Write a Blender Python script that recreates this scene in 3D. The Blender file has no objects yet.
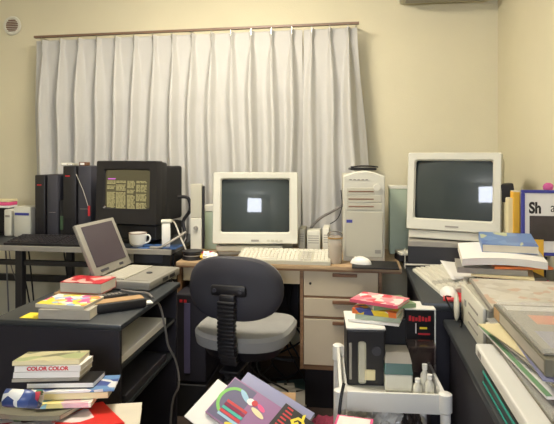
import bpy, bmesh, math, random
from mathutils import Vector, Matrix, noise
random.seed(7)
S = bpy.context.scene
COL = S.collection
PI = math.pi
R = math.radians

# ------------------------------------------------------------------ camera
YAW = R(8.22); FPX = 540.0; EYE = 1.22; HOR = 156.0
cam = bpy.data.cameras.new('camera'); camo = bpy.data.objects.new('camera', cam); COL.objects.link(camo)
camo.location = (0, 0, EYE); camo.rotation_euler = (PI/2, 0, YAW)
cam.sensor_width = 36; cam.sensor_fit = 'HORIZONTAL'; cam.lens = 36*FPX/554
cam.shift_y = -(212-HOR)/554; cam.clip_start = .05
S.camera = camo
FW = Vector((-math.sin(YAW), math.cos(YAW), 0)); RT = Vector((math.cos(YAW), math.sin(YAW), 0))
def at(px, py, Y=None, z=None, X=None):
    "place in the room seen at a spot of the photograph, at a known height or wall distance"
    d = FW + RT*((px-277)/FPX) + Vector((0, 0, 1))*((HOR-py)/FPX)
    if z is not None: t = (z-EYE)/d.z
    elif Y is not None: t = Y/d.y
    else: t = X/d.x
    return Vector((0, 0, EYE)) + d*t

# ------------------------------------------------------------------ materials
def mat(name, col, rough=.6, var=.06, scale=12, bump=0, metal=0, spec=.5, emit=None, es=1, bscale=None, alpha=None, trans=0, dust=0):
    m = bpy.data.materials.new(name); m.use_nodes = True
    nt = m.node_tree; b = nt.nodes['Principled BSDF']
    tc = nt.nodes.new('ShaderNodeTexCoord'); nz = nt.nodes.new('ShaderNodeTexNoise')
    nz.inputs['Scale'].default_value = scale; nz.inputs['Detail'].default_value = 4
    nt.links.new(tc.outputs['Object'], nz.inputs['Vector'])
    mix = nt.nodes.new('ShaderNodeMix'); mix.data_type = 'RGBA'
    c = [((v/255)**2.2) for v in col]
    mix.inputs[6].default_value = (*[max(0, v*(1-var*2)) for v in c], 1)
    mix.inputs[7].default_value = (*[min(1, v*(1+var*2)+dust) for v in c], 1)
    nt.links.new(nz.outputs['Fac'], mix.inputs[0]); nt.links.new(mix.outputs[2], b.inputs['Base Color'])
    b.inputs['Roughness'].default_value = rough; b.inputs['Metallic'].default_value = metal
    b.inputs['Specular IOR Level'].default_value = spec
    b.inputs['Transmission Weight'].default_value = trans
    if bump:
        n2 = nt.nodes.new('ShaderNodeTexNoise'); n2.inputs['Scale'].default_value = bscale or scale*4
        nt.links.new(tc.outputs['Object'], n2.inputs['Vector'])
        bp = nt.nodes.new('ShaderNodeBump'); bp.inputs['Strength'].default_value = bump; bp.inputs['Distance'].default_value = .004
        nt.links.new(n2.outputs['Fac'], bp.inputs['Height']); nt.links.new(bp.outputs['Normal'], b.inputs['Normal'])
    if emit:
        b.inputs['Emission Color'].default_value = (*[(v/255)**2.2 for v in emit], 1); b.inputs['Emission Strength'].default_value = es
    return m
def art(name, cols, scale=18, rough=.35):
    "printed cover: irregular patches of several inks"
    m = bpy.data.materials.new(name); m.use_nodes = True
    nt = m.node_tree; b = nt.nodes['Principled BSDF']
    tc = nt.nodes.new('ShaderNodeTexCoord'); v = nt.nodes.new('ShaderNodeTexVoronoi'); v.inputs['Scale'].default_value = scale
    nt.links.new(tc.outputs['Object'], v.inputs['Vector'])
    r = nt.nodes.new('ShaderNodeValToRGB'); r.color_ramp.interpolation = 'CONSTANT'
    while len(r.color_ramp.elements) < len(cols): r.color_ramp.elements.new(.5)
    for i, c in enumerate(cols):
        e = r.color_ramp.elements[i]; e.position = i/len(cols); e.color = (*[((q/255)**2.2) for q in c], 1)
    sp = nt.nodes.new('ShaderNodeSeparateColor'); nt.links.new(v.outputs['Color'], sp.inputs[0])
    nt.links.new(sp.outputs[0], r.inputs[0]); nt.links.new(r.outputs[0], b.inputs['Base Color'])
    b.inputs['Roughness'].default_value = rough
    return m
def pagemat(name, col, vertical=True):
    "edges of many sheets: fine horizontal lines"
    m = mat(name, col, .8, .05); nt = m.node_tree; b = nt.nodes['Principled BSDF']
    w = nt.nodes.new('ShaderNodeTexWave'); w.bands_direction = 'Z'; w.inputs['Scale'].default_value = 160; w.inputs['Distortion'].default_value = 1.5
    tc = nt.nodes.new('ShaderNodeTexCoord'); nt.links.new(tc.outputs['Object'], w.inputs['Vector'])
    bp = nt.nodes.new('ShaderNodeBump'); bp.inputs['Strength'].default_value = .5; bp.inputs['Distance'].default_value = .001
    nt.links.new(w.outputs['Fac'], bp.inputs['Height']); nt.links.new(bp.outputs['Normal'], b.inputs['Normal'])
    return m
def woodmat(name, c1, c2, rough=.45):
    m = bpy.data.materials.new(name); m.use_nodes = True
    nt = m.node_tree; b = nt.nodes['Principled BSDF']
    tc = nt.nodes.new('ShaderNodeTexCoord'); mp = nt.nodes.new('ShaderNodeMapping'); mp.inputs['Scale'].default_value = (1.5, 14, 14)
    nz = nt.nodes.new('ShaderNodeTexNoise'); nz.inputs['Scale'].default_value = 5; nz.inputs['Detail'].default_value = 6
    nt.links.new(tc.outputs['Object'], mp.inputs[0]); nt.links.new(mp.outputs[0], nz.inputs['Vector'])
    r = nt.nodes.new('ShaderNodeValToRGB'); r.color_ramp.elements[0].position = .35; r.color_ramp.elements[1].position = .65
    r.color_ramp.elements[0].color = (*[((q/255)**2.2) for q in c1], 1); r.color_ramp.elements[1].color = (*[((q/255)**2.2) for q in c2], 1)
    nt.links.new(nz.outputs['Fac'], r.inputs[0]); nt.links.new(r.outputs[0], b.inputs['Base Color'])
    b.inputs['Roughness'].default_value = rough
    return m
def clearmat(name, col, alpha=.3, rough=.1):
    m = bpy.data.materials.new(name); m.use_nodes = True
    nt = m.node_tree; out = nt.nodes['Material Output']; b = nt.nodes['Principled BSDF']
    b.inputs['Base Color'].default_value = (*[((q/255)**2.2) for q in col], 1); b.inputs['Roughness'].default_value = rough
    b.inputs['Alpha'].default_value = alpha
    return m

M = dict(
 wall=mat('wallpaper', (213, 206, 178), .85, .03, 3, .25, bscale=220), ceil=mat('ceiling_board', (226, 221, 200), .9, .02, 4),
 floor=mat('dark_carpet', (62, 50, 44), .95, .2, 9, .6, bscale=150),
 curtain=mat('curtain_cloth', (186, 185, 181), .9, .03, 9, .2, bscale=400),
 rail=mat('brown_rail', (120, 96, 80), .4, .05), chrome=mat('chrome', (190, 190, 188), .25, .02, metal=1),
 black=mat('black_plastic', (34, 33, 36), .45, .08, 20), black2=mat('matte_black_plastic', (26, 25, 28), .6, .08, 20),
 charcoal=mat('charcoal_plastic', (58, 58, 66), .6, .05, 8), desk=mat('black_desk_board', (50, 54, 58), .42, .1, 7),
 darkpanel=mat('dark_panel', (36, 34, 42), .6, .1, 7),
 beige=mat('beige_plastic', (204, 203, 190), .5, .03, 6), beige2=mat('warm_beige_plastic', (186, 183, 166), .5, .04, 6),
 cream=mat('light_beige_plastic', (212, 210, 196), .45, .02, 6), greypl=mat('grey_plastic', (146, 142, 134), .5, .05, 8),
 greyl=mat('laptop_grey', (138, 135, 126), .5, .04, 8), white=mat('white_plastic', (232, 231, 224), .4, .02, 6),
 paper=mat('white_paper', (232, 230, 226), .8, .02, 8), pages=pagemat('page_edges', (214, 207, 190)), pages2=pagemat('grey_page_edges', (176, 170, 158)),
 wood=woodmat('tan_desk_wood', (160, 132, 98), (188, 160, 124)), trimw=woodmat('brown_edge_wood', (124, 94, 68), (146, 112, 82)),
 drawer=mat('drawer_front', (198, 184, 158), .6, .05, 4), brown=mat('brown_plastic', (120, 86, 62), .5, .08, 8),
 seat=mat('grey_seat_fabric', (150, 150, 148), .95, .05, 12, .4, bscale=500),
 cable=mat('grey_cable', (120, 116, 112), .6, .05), cableb=mat('black_cable', (22, 22, 24), .5, .05), cablew=mat('white_cable', (205, 200, 186), .6, .05),
 glass=mat('dark_tube_glass', (46, 55, 56), .42, .02, 3, spec=.35), lcd=mat('dull_lcd', (72, 64, 70), .25, .05, 6),
 yellow=mat('yellow_card', (232, 180, 60), .6, .04), blueb=mat('blue_plastic', (62, 66, 150), .5, .04), red=mat('red_print', (196, 44, 52), .5, .05),
 green=mat('green_plastic', (120, 190, 150), .5, .05), greenish=mat('pale_green_plastic', (168, 182, 160), .5, .05),
 teal=mat('teal_plastic', (40, 170, 150), .4, .05), orange=mat('orange_folder', (232, 128, 70), .6, .05), pink=mat('pink_paper', (232, 90, 140), .6, .05),
 olive=mat('olive_board', (112, 109, 94), .6, .1, 20), cardb=mat('brown_cardboard', (170, 138, 100), .85, .06), magenta=mat('magenta_cloth', (150, 60, 84), .9, .1),
 bag=mat('white_bag_film', (215, 213, 205), .35, .04, 10), screenbg=mat('lit_text_screen', (20, 20, 16), .2, .02, 4, emit=(104, 96, 70), es=.7),
 txt=mat('screen_text', (40, 40, 30), .4, .1, 40, emit=(190, 176, 120), es=.8), txtp=mat('screen_header', (60, 30, 60), .4, .05, emit=(214, 110, 200), es=1.0),
 txtw=mat('screen_footer', (60, 60, 60), .4, .05, emit=(225, 215, 170), es=1.0),
 brownl=mat('milky_brown_liquid', (150, 104, 58), .4, .06), gold=mat('brass_lid', (190, 150, 90), .35, .05, metal=.6),
 lav=mat('lavender_cover', (136, 138, 172), .5, .03), purple=mat('purple_cover', (140, 98, 142), .4, .04), ink=mat('black_cover', (26, 24, 26), .35, .05),
 ylet=mat('yellow_print', (236, 214, 60), .5, .03), coverb=mat('blue_cover', (104, 134, 186), .4, .08, 14), ledg=mat('green_led_glass', (60, 84, 62), .3, .05),
 skyl=mat('pale_blue_print', (150, 190, 214), .5, .05), navy=mat('navy_print', (62, 72, 120), .5, .05), lime=mat('lime_print', (120, 190, 90), .5, .05), crm=mat('cream_print', (226, 214, 170), .5, .04),
 lpurp=mat('grey_purple_print', (88, 84, 116), .5, .05), glassc=clearmat('clear_plastic', (225, 225, 220), .28), glassj=clearmat('jar_glass', (225, 220, 205), .35, .05),
 key=mat('beige_keys', (222, 218, 202), .5, .03), keyg=mat('grey_keys', (190, 186, 172), .5, .03), keyb=mat('black_keys', (44, 42, 46), .5, .08),
)

M['glass'].node_tree.nodes['Principled BSDF'].inputs['Coat Weight'].default_value = 1
M['glass'].node_tree.nodes['Principled BSDF'].inputs['Coat Roughness'].default_value = .04
# ------------------------------------------------------------------ mesh builder
class MB:
    def __init__(s): s.bm = bmesh.new()
    def _x(s, vs, mx):
        if mx is not None: bmesh.ops.transform(s.bm, matrix=mx, verts=vs)
    def box(s, x0, x1, y0, y1, z0, z1, bev=0, mx=None, seg=2):
        t = bmesh.new(); bmesh.ops.create_cube(t, size=1)
        for v in t.verts: v.co = Vector(((x0+x1)/2+v.co.x*(x1-x0), (y0+y1)/2+v.co.y*(y1-y0), (z0+z1)/2+v.co.z*(z1-z0)))
        if bev: bmesh.ops.bevel(t, geom=t.edges[:], offset=bev, segments=seg, affect='EDGES', profile=.5)
        s.merge(t, mx); return s
    def merge(s, t, mx=None):
        if mx is not None: bmesh.ops.transform(t, matrix=mx, verts=t.verts[:])
        me = bpy.data.meshes.new('tmp'); t.to_mesh(me); t.free(); s.bm.from_mesh(me); bpy.data.meshes.remove(me)
    def loft(s, loops, cap0=True, cap1=True, mx=None, closed=True):
        t = bmesh.new(); L = [[t.verts.new(p) for p in lp] for lp in loops]
        for a, b in zip(L, L[1:]):
            n = len(a)
            for i in range(n if closed else n-1):
                j = (i+1) % n
                try: t.faces.new((a[i], a[j], b[j], b[i]))
                except ValueError: pass
        if cap0: t.faces.new(L[0][::-1])
        if cap1: t.faces.new(L[-1])
        bmesh.ops.recalc_face_normals(t, faces=t.faces[:])
        s.merge(t, mx); return s
    def lathe(s, prof, n=24, mx=None, cap=True):
        loops = [[(r*math.cos(2*PI*i/n), r*math.sin(2*PI*i/n), z) for i in range(n)] for r, z in prof]
        return s.loft(loops, cap, cap, mx)
    def cyl(s, p, r, h, n=20, mx=None, axis='z'):
        m = Matrix.Translation(Vector(p))
        if axis == 'x': m = m @ Matrix.Rotation(PI/2, 4, 'Y')
        if axis == 'y': m = m @ Matrix.Rotation(-PI/2, 4, 'X')
        if mx is not None: m = mx @ m
        return s.lathe([(r, 0), (r, h)], n, m)
    def tube(s, pts, r, n=8, smooth=4, mx=None):
        P = [Vector(p) for p in pts]
        if smooth and len(P) > 2:
            Q = []
            for i in range(len(P)-1):
                p0 = P[max(0, i-1)]; p1 = P[i]; p2 = P[i+1]; p3 = P[min(len(P)-1, i+2)]
                for k in range(smooth):
                    u = k/smooth
                    Q.append(.5*((2*p1)+(-p0+p2)*u+(2*p0-5*p1+4*p2-p3)*u*u+(-p0+3*p1-3*p2+p3)*u**3))
            Q.append(P[-1]); P = Q
        loops = []; up = Vector((0, 0, 1))
        prev = None
        for i, p in enumerate(P):
            d = (P[min(i+1, len(P)-1)]-P[max(i-1, 0)])
            if d.length < 1e-7: d = Vector((0, 0, 1))
            d.normalize()
            if prev is None:
                a = d.cross(up)
                if a.length < .05: a = d.cross(Vector((1, 0, 0)))
            else: a = prev-d*prev.dot(d)
            a.normalize(); prev = a; b = d.cross(a)
            loops.append([p+(a*math.cos(2*PI*k/n)+b*math.sin(2*PI*k/n))*r for k in range(n)])
        return s.loft(loops, mx=mx)
    def prism(s, poly, z0, z1, mx=None):
        return s.loft([[(x, y, z0) for x, y in poly], [(x, y, z1) for x, y in poly]], mx=mx)
    def build(s, name, m, parent=None, smooth=False, loc=None):
        me = bpy.data.meshes.new(name); s.bm.to_mesh(me); s.bm.free()
        me.materials.append(M[m] if isinstance(m, str) else m)
        o = bpy.data.objects.new(name, me); COL.objects.link(o)
        if parent is not None: o.parent = parent
        if loc is not None: o.location = loc
        if smooth:
            for p in me.polygons: p.use_smooth = True
            try: me.set_sharp_from_angle(angle=R(40))
            except Exception: pass
        return o
def rr(w, h, r, n=5):
    "rounded rectangle outline in x,z"
    out = []
    for cx, cz, a0 in ((w/2-r, h/2-r, 0), (-w/2+r, h/2-r, 90), (-w/2+r, -h/2+r, 180), (w/2-r, -h/2+r, 270)):
        for k in range(n+1):
            a = R(a0+90*k/n); out.append((cx+r*math.cos(a), cz+r*math.sin(a)))
    return out
def tag(o, label, cat, group=None, kind=None):
    o['label'] = label; o['category'] = cat
    if group: o['group'] = group
    if kind: o['kind'] = kind
    return o
def thing(name, label, cat, loc=(0, 0, 0), rz=0, group=None, rx=0, ry=0):
    o = bpy.data.objects.new(name, None); COL.objects.link(o); o.empty_display_size = .05
    o.location = loc; o.rotation_euler = (rx, ry, rz)
    return tag(o, label, cat, group)
def struct(name, mb, m):
    o = mb.build(name, m); o['kind'] = 'structure'; return o
def text(name, s, size, m, parent, mx, ext=.0004, bold=0):
    c = bpy.data.curves.new(name, 'FONT'); c.body = s; c.size = size; c.extrude = ext; c.align_x = 'CENTER'; c.align_y = 'CENTER'; c.offset = bold
    t = bpy.data.objects.new('tmp', c); COL.objects.link(t)
    dg = bpy.context.evaluated_depsgraph_get(); me = bpy.data.meshes.new_from_object(t.evaluated_get(dg))
    bpy.data.objects.remove(t); me.transform(mx); me.materials.clear(); me.materials.append(M[m] if isinstance(m, str) else m)
    o = bpy.data.objects.new(name, me); COL.objects.link(o); o.parent = parent; return o
FRONT = Matrix.Rotation(PI/2, 4, 'X')           # lettering that stands upright and faces -Y
T = lambda x, y, z: Matrix.Translation((x, y, z))

# ------------------------------------------------------------------ room
WY = 3.28; XR = .82; XL = -2.45; YB = -2.2; ZC = 2.42; XR2 = XR
struct('floor', MB().box(XL, XR, YB, WY, -.06, 0), 'floor')
struct('ceiling', MB().box(XL, XR, YB, WY, ZC, ZC+.06), 'ceil')
struct('wall_back', MB().box(XL-.06, XR+.06, WY, WY+.06, 0, ZC), 'wall')
struct('wall_right', MB().box(XR, XR+.06, YB, WY, 0, ZC), 'wall')
struct('wall_left', MB().box(XL-.06, XL, YB, WY, 0, ZC), 'wall')
struct('wall_front', MB().box(XL-.06, XR+.06, YB-.06, YB, 0, ZC), 'wall')
struct('baseboard_back', MB().box(XL, XR, WY-.012, WY, 0, .07, .002), 'trimw')
struct('baseboard_right', MB().box(XR-.012, XR, YB, WY-.014, 0, .07, .002), 'trimw')

# ceiling lamp (square, above the chair, out of frame)
LAMP = (-.7, 2.1)
def lamp(loc, size, es, label, col=(255, 244, 224)):
    t = thing('ceiling_lamp', label, 'lamp', loc)
    s = size/2
    MB().box(-s-.02, s+.02, -s-.02, s+.02, -.03, 0, .006).build('lamp_frame', 'trimw', t)
    MB().box(-s, s, -s, s, -.09, -.031, .012).build('diffuser', mat('lamp_diffuser', (240, 236, 220), .6, .01, emit=col, es=es), t)
    return t
lamp((LAMP[0], LAMP[1], ZC), .5, 50, 'square ceiling lamp over the desks')
# second lamp on the wall behind the viewer, the white square mirrored in the tube screens
t = thing('wall_lamp', 'square frosted wall lamp behind the camera', 'lamp', (-.2, YB, 1.75))
MB().box(-.47, .47, 0, .05, -.47, .47, .01).build('lamp_frame', 'white', t)
MB().box(-.43, .43, .051, .08, -.43, .43, .01).build('diffuser', mat('cool_diffuser', (240, 242, 245), .6, .01, emit=(232, 238, 255), es=24), t)

# round air vent, left of the curtain
c = at(13, 26, Y=WY)
t = thing('air_vent', 'small round cream air vent on the wall left of the curtain', 'vent', (c.x, WY, c.z))
MX = Matrix.Rotation(PI/2, 4, 'X')
MB().lathe([(.0, .0005), (.06, .0005), (.064, .006), (.060, .014), (.046, .016), (.043, .008), (0, .006)], 32, MX).build('vent_ring', 'cream', t, True)
g = MB()
for k in range(-3, 4):
    z = k*.0115; w = math.sqrt(max(.0001, .043**2-z*z))
    g.box(-w, w, -.013, -.007, z-.003, z+.003, mx=None)
g.build('grille', 'brown', t)

# air conditioner at the top right of the back wall
a0 = at(402, 4, Y=WY-.2); 
t = thing('air_conditioner', 'beige wall unit at the top right, only its underside showing', 'air conditioner', (0, 0, 0))
MB().box(a0.x, XR-.055, WY-.2, WY-.002, 2.118, 2.38, .012).build('casing', 'beige2', t)
MB().box(a0.x+.03, XR-.09, WY-.17, WY-.06, 2.108, 2.1176, .003).build('underside_grille', 'greypl', t)

# ------------------------------------------------------------------ curtain
CY = 3.17
xl = at(37, 40, Y=CY).x; xr = at(357, 25, Y=CY).x; zt = at(200, 31, Y=CY).z
def rail_dz(x): return -.030+(x-xl)/(xr-xl)*.018
def curtain(x0, x1, npl, flare, label, seed, group='curtain panels on the rail', x0b=0):
    rnd = random.Random(seed); nx = npl*34; nz = 44; zb = .735
    ds = (x1-x0)/npl; ph = [rnd.uniform(-.12, .12) for _ in range(npl+1)]; am = [rnd.uniform(.75, 1.25) for _ in range(npl+1)]
    t = bmesh.new(); G = []
    for j in range(nz+1):
        v = j/nz; v2 = v**1.4; zt_ = zt; row = []
        for i in range(nx+1):
            u = i/nx; s = u*npl; y = 0; zt_ = zt+rail_dz(x0+u*(x1-x0)); z = zt_-v2*(zt_-zb); dz = zt_-z
            for k in range(npl):
                cpos = k+.5+ph[k]*min(1, dz*1.2); dd = (s-cpos)
                if dz < .08: w = .045+.05*abs(dz-.07)/.07; A = .034
                else:
                    f = min(1, (dz-.08)/.30); w = .05+.19*f**.7; A = (.034+.036*f)*am[k]
                y += A*math.exp(-(dd/w)**2)
                y += .010*math.exp(-((dd-.38)/.12)**2)*min(1, max(0, dz-.1)*2)*am[k]
            wob = .008*math.sin(dz*5+u*9+seed)*min(1, dz*2)
            xx = x0+u*(x1-x0)+flare*u*u*dz+x0b*(1-u)*dz
            row.append(t.verts.new((xx+wob, CY-.005-y, z)))
        G.append(row)
    for j in range(nz):
        for i in range(nx): t.faces.new((G[j][i], G[j+1][i], G[j+1][i+1], G[j][i+1]))
    mb = MB(); mb.merge(t)
    o = mb.build('curtain', 'curtain', None, True)
    md = o.modifiers.new('thick', 'SOLIDIFY'); md.thickness = .003; md.offset = 0
    tag(o, label, 'curtain', group)
    for k in range(npl):
        x = x0+(k+.5)*ds
        MB().box(x-.002, x+.002, CY-.046, CY-.042, zt+rail_dz(x)-.03, zt+rail_dz(x)+.012).build('hook', 'chrome', o)
    return o
xs = at(303, 100, Y=CY).x
curtain(xl, xs-.002, 14, 0.0, 'wide pale grey pleated curtain covering the left and middle of the window', 3)
curtain(xs+.004, xr, 3, .075, 'narrow pale grey curtain panel at the right, flaring out behind the computer tower', 8, x0b=-.01)
t = thing('curtain_rail', 'thin brown metal curtain rail with end bracket along the top of the curtains', 'curtain rail', (xl, 0, zt+.022-.030))
t.rotation_euler.y = -math.atan(.018/(xr-xl))
MB().box(-.005, xr-xl+.012, CY-.030, CY-.006, -.007, .007, .002).build('rail', 'rail', t)
for x in (.02, (xr-xl)/2, xr-xl-.005):
    MB().box(x-.006, x+.006, CY-.0055, WY-.001, -.005, .005, .001).build('bracket', 'chrome', t)

# ------------------------------------------------------------------ black left desk
LZ = .76; LX0 = -2.35; LX1 = -.885; LYF = 2.52; LYB = 3.08
t = thing('computer_desk', 'long black metal-framed computer desk under the black monitor', 'desk', (0, 0, 0))
MB().box(LX0, LX1, LYF+.014, LYB, LZ-.022, LZ, .003).build('desktop', 'desk', t)
MB().box(LX0, LX1, LYF, LYF+.013, LZ-.022, LZ+.004, .002).build('edge_strip', 'greypl', t)
MB().box(LX0+.03, LX1-.01, LYF+.03, LYF+.06, LZ-.1, LZ-.075, .003).build('crossbar', 'black', t)
MB().box(LX0+.03, LX1-.01, LYB-.06, LYB-.03, LZ-.3, LZ-.26, .003).build('crossbar', 'black', t)
for x in (LX0+.02, -1.72, LX1-.05):
    for y in (LYF+.02, LYB-.05):
        MB().box(x, x+.04, y, y+.035, 0, LZ-.023, .003).build('leg', 'black', t)
bx = at(128, 252, Y=LYF-.0); bx2 = at(178, 252, Y=LYF)
# dark box shelf under the cup
t2 = thing('drawer_box', 'dark flat box unit hanging under the desktop below the coffee cup', 'drawer unit', (0, 0, 0))
MB().box(bx.x, LX1-.003, LYF+.062, LYB-.1, LZ-.098, LZ-.023, .004).build('casing', 'black2', t2)
MB().box(bx.x+.01, LX1-.013, LYF+.056, LYF+.0615, LZ-.093, LZ-.03, .002).build('drawer_front', 'charcoal', t2)

# ------------------------------------------------------------------ CRT monitors
def crt(name, label, loc, rz, tilt, w, h, d, body, bez, sw, sh, base_h, glass='glass', lit=False, bb=.5, baserad=.1, off=.004, cab=.11, cas=None):
    """loc = foot of the stand; face plane at local y=0, body goes to +y"""
    t = thing(name, label, 'monitor', loc, rz)
    K = T(0, 0, base_h+h/2) @ Matrix.Rotation(-tilt, 4, 'X')
    def lp(w_, h_, r_, y, dz=0): return [(x, y, z+dz) for x, z in rr(w_, h_, r_)]
    dzs = off
    MB().loft([lp(w, h, .007, .05), lp(w, h, .008, .006), lp(w-.007, h-.007, .008, 0), lp(sw+.014, sh+.014, .012, .003, dzs), lp(sw, sh, .010, .014, dzs)], False, False, K).build('bezel', bez, t, True)
    MB().loft([lp(w-.006, h-.006, .012, .05), lp(w-.012, h-.012, .015, cab), lp(w*.82, h*.78, .03, cab+.05, -.01), lp(w*.66, h*.6, .03, d*.85, -.02), lp(w*.56, h*.52, .03, d, -.02)], True, True, K).build('rear_housing', cas or body, t, True)
    # bulging tube face
    g = bmesh.new(); n = 18; G = []; Rr = 1.05
    for j in range(n+1):
        row = []
        for i in range(n+1):
            x = (i/n-.5)*(sw+.004); z = (j/n-.5)*(sh+.004)
            y = (Rr-math.sqrt(Rr*Rr-x*x-z*z))+.006
            row.append(g.verts.new((x, y, z+dzs)))
        G.append(row)
    for j in range(n):
        for i in range(n): g.faces.new((G[j][i], G[j][i+1], G[j+1][i+1], G[j+1][i]))
    m = MB(); m.merge(g, K); sc = m.build('screen', glass, t, True)
    if lit:
        tx = MB(); rnd = random.Random(4); rows = 23
        yy = lambda x, z: (Rr-math.sqrt(Rr*Rr-x*x-z*z))+.0045
        for c0, c1 in ((-.46, -.26), (-.24, -.02), (.02, .19), (.22, .44)):
            for r_ in range(rows):
                if rnd.random() < .1: continue
                z = sh*(.30-r_*.034); xx = c0*sw
                while xx < c1*sw-.006:
                    ln = rnd.uniform(.006, .022); e = min(xx+ln, c1*sw)
                    tx.box(xx, e, yy(xx, z)-.0008, yy(xx, z)+.0005, z-.0021, z+.0021)
                    xx = e+rnd.uniform(.002, .005)
        tx.bm.transform(K); tx.build('screen_text', 'txt', sc)
        z = sh*.36; MB().box(-.44*sw, -.08*sw, yy(.1, z)-.002, yy(.1, z), z-.003, z+.003, mx=K).build('screen_header', 'txtp', sc)
        z = -sh*.445; MB().box(-.45*sw, .45*sw, yy(0.05, z)-.003, yy(0.05, z), z-.004, z+.002, mx=K).build('screen_footer', 'txtw', sc)
    # stand
    MB().lathe([(baserad*.55, base_h+.004), (baserad*.72, base_h-.012), (baserad*.6, .028)], 28, T(0, .17, 0) @ Matrix.Diagonal((1.25, 1, 1, 1))).build('swivel_neck', body, t, True)
    MB().box(-w*bb/2, w*bb/2, .03, .30, 0, .027, .01).build('stand_foot', body, t, True)
    return t, K
# middle monitor
c = at(255, 248, Y=2.76)
t, K = crt('crt_monitor', 'beige tube monitor in the middle, a white square of light in its dark screen', (at(254.5, 200, Y=2.72).x, 2.74, .7005), R(8), R(7), .440, .368, .31, 'beige2', 'beige', .352, .272, .068, off=.012, bb=.9)
t.rotation_euler.z = YAW*0.9
MB().box(-.02, .02, -.0015, .001, -.171, -.162, mx=K).build('name_badge', 'greypl', t)
for k in range(4): MB().box(.06+k*.022, .075+k*.022, -.003, .003, -.171, -.162, .001, mx=K).build('button', 'beige2', t)
MB().box(-.2, .14, -.012, .04, .03, .058, .004).build('control_strip', 'beige2', t)
# right monitor
c = at(455, 190, Y=2.62)
t, K = crt('crt_monitor', 'large beige tube monitor at the right, turned towards the chair on the black desk', (c.x, 2.58, .8), R(-19.5), R(7), .420, .365, .36, 'beige2', 'beige', .345, .272, .045, off=.008, bb=.8, cab=.20)
MONR = t
MB().box(-.20, .20, -.01, .05, .005, .042, .004).build('control_strip', 'cream', t)
MB().box(-.03, .03, -.0015, .001, -.165, -.158, mx=K).build('name_badge', 'greypl', t)
# black monitor left
c = at(129, 190, Y=2.62)
t, K = crt('crt_monitor', 'black tube monitor at the left showing columns of text', (c.x-.035, 2.66, LZ+.0005), R(-9), R(2), .365, .33, .34, 'black', 'black', .262, .195, .105, glass='screenbg', lit=True, off=.018, bb=.6, cas='black2')
MONL = t
MB().box(-.17, .17, .012, .30, .0275, .1, .006).build('lower_unit', 'black2', t)
MB().box(-.15, .172, .10, .30, .115, .405, .012).build('side_cabinet', 'black2', t)

# ------------------------------------------------------------------ black twin towers
def tower_unit(label, c, w, h, d, vents):
    t = thing('black_computer_tower', label, 'computer', (c.x, c.y, LZ+.0005), 0, 'black tower computers left of the black monitor')
    g = .012; wl = w*.5-g/2
    for s in (-1, 1):
        x0 = -w/2 if s < 0 else w/2-wl
        MB().box(x0, x0+wl, 0, d, .012, h-(0 if s < 0 else .0), .006).build('tower_shell', 'black' if s < 0 else 'charcoal', t, True)
    MB().box(-w/2+wl-.001, w/2-wl+.001, .02, d-.02, .02, h-.03, .001).build('centre_spine', 'black2', t)
    MB().box(-w/2, w/2, .005, d-.01, 0, .0115, .002).build('foot', 'black2', t)
    m = MB()
    for k in range(vents): m.box(-w/2+.012+k*.011, -w/2+.018+k*.011, -.002, .002, .04, .12)
    m.build('vent_slots', 'black2', t)
    MB().box(-w/2+.015, -w/2+.04, -.0018, .001, h-.058, h-.052).build('red_badge', 'red', t)
    MB().box(w/2-wl+.012, w/2-.012, -.0022, .001, h*.42, h*.425).build('drive_slot', 'greypl', t)
    return t
yt = 2.76
c = at(45, 200, Y=yt); 
t = tower_unit('shorter black twin tower computer with a pale green window, leftmost', Vector((at(46, 200, Y=yt).x, yt, 0)), .135, .355, .2, 4)
MB().box(.072, .115, .01, .19, 0, .215, .004).build('side_unit', 'black2', t)
MB().box(.079, .108, .006, .0095, .055, .13, .001).build('display_window', 'ledg', t)
t = tower_unit('taller black twin tower computer touching the black monitor', Vector((at(77, 200, Y=yt).x, yt, 0)), .165, .405, .2, 4)
# red pen strap hanging from taller tower
p = at(86, 166, Y=yt-.02); q = at(90, 205, Y=yt-.03)
o = MB().tube([at(76, 174, Y=yt-.005), at(83, 190, Y=yt-.012), at(88, 206, Y=yt-.02)], .0014, smooth=2).build('hanging_strap', 'cablew')
tag(o, 'thin strap with a red tag hanging on the taller black tower', 'strap')
a = at(89, 211, Y=yt-.02); MB().box(a.x-.006, a.x+.006, a.y-.003, a.y+.003, a.z-.028, a.z+.028, .002).build('red_tag', 'red', o)
# things lying on the towers
for k, (px, hh, col, lb) in enumerate(((66, .016, 'cream', 'small pale box on the left end of the taller black tower'), (72, .014, 'beige2', 'small beige cartridge on the middle of the taller black tower'), (84, .02, 'brown', 'small brown box on the right end of the taller black tower'))):
    a = at(px+1, 163, Y=yt+.06)
    o = MB().box(-.02, .02, 0, .05, 0, hh, .003).build('small_box', col, None, loc=(a.x, yt+.03, LZ+.4065)); tag(o, lb, 'box')
    MB().box(-.012, .012, -.001, .0005, .004, hh-.004).build('box_label', 'paper', o)

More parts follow.
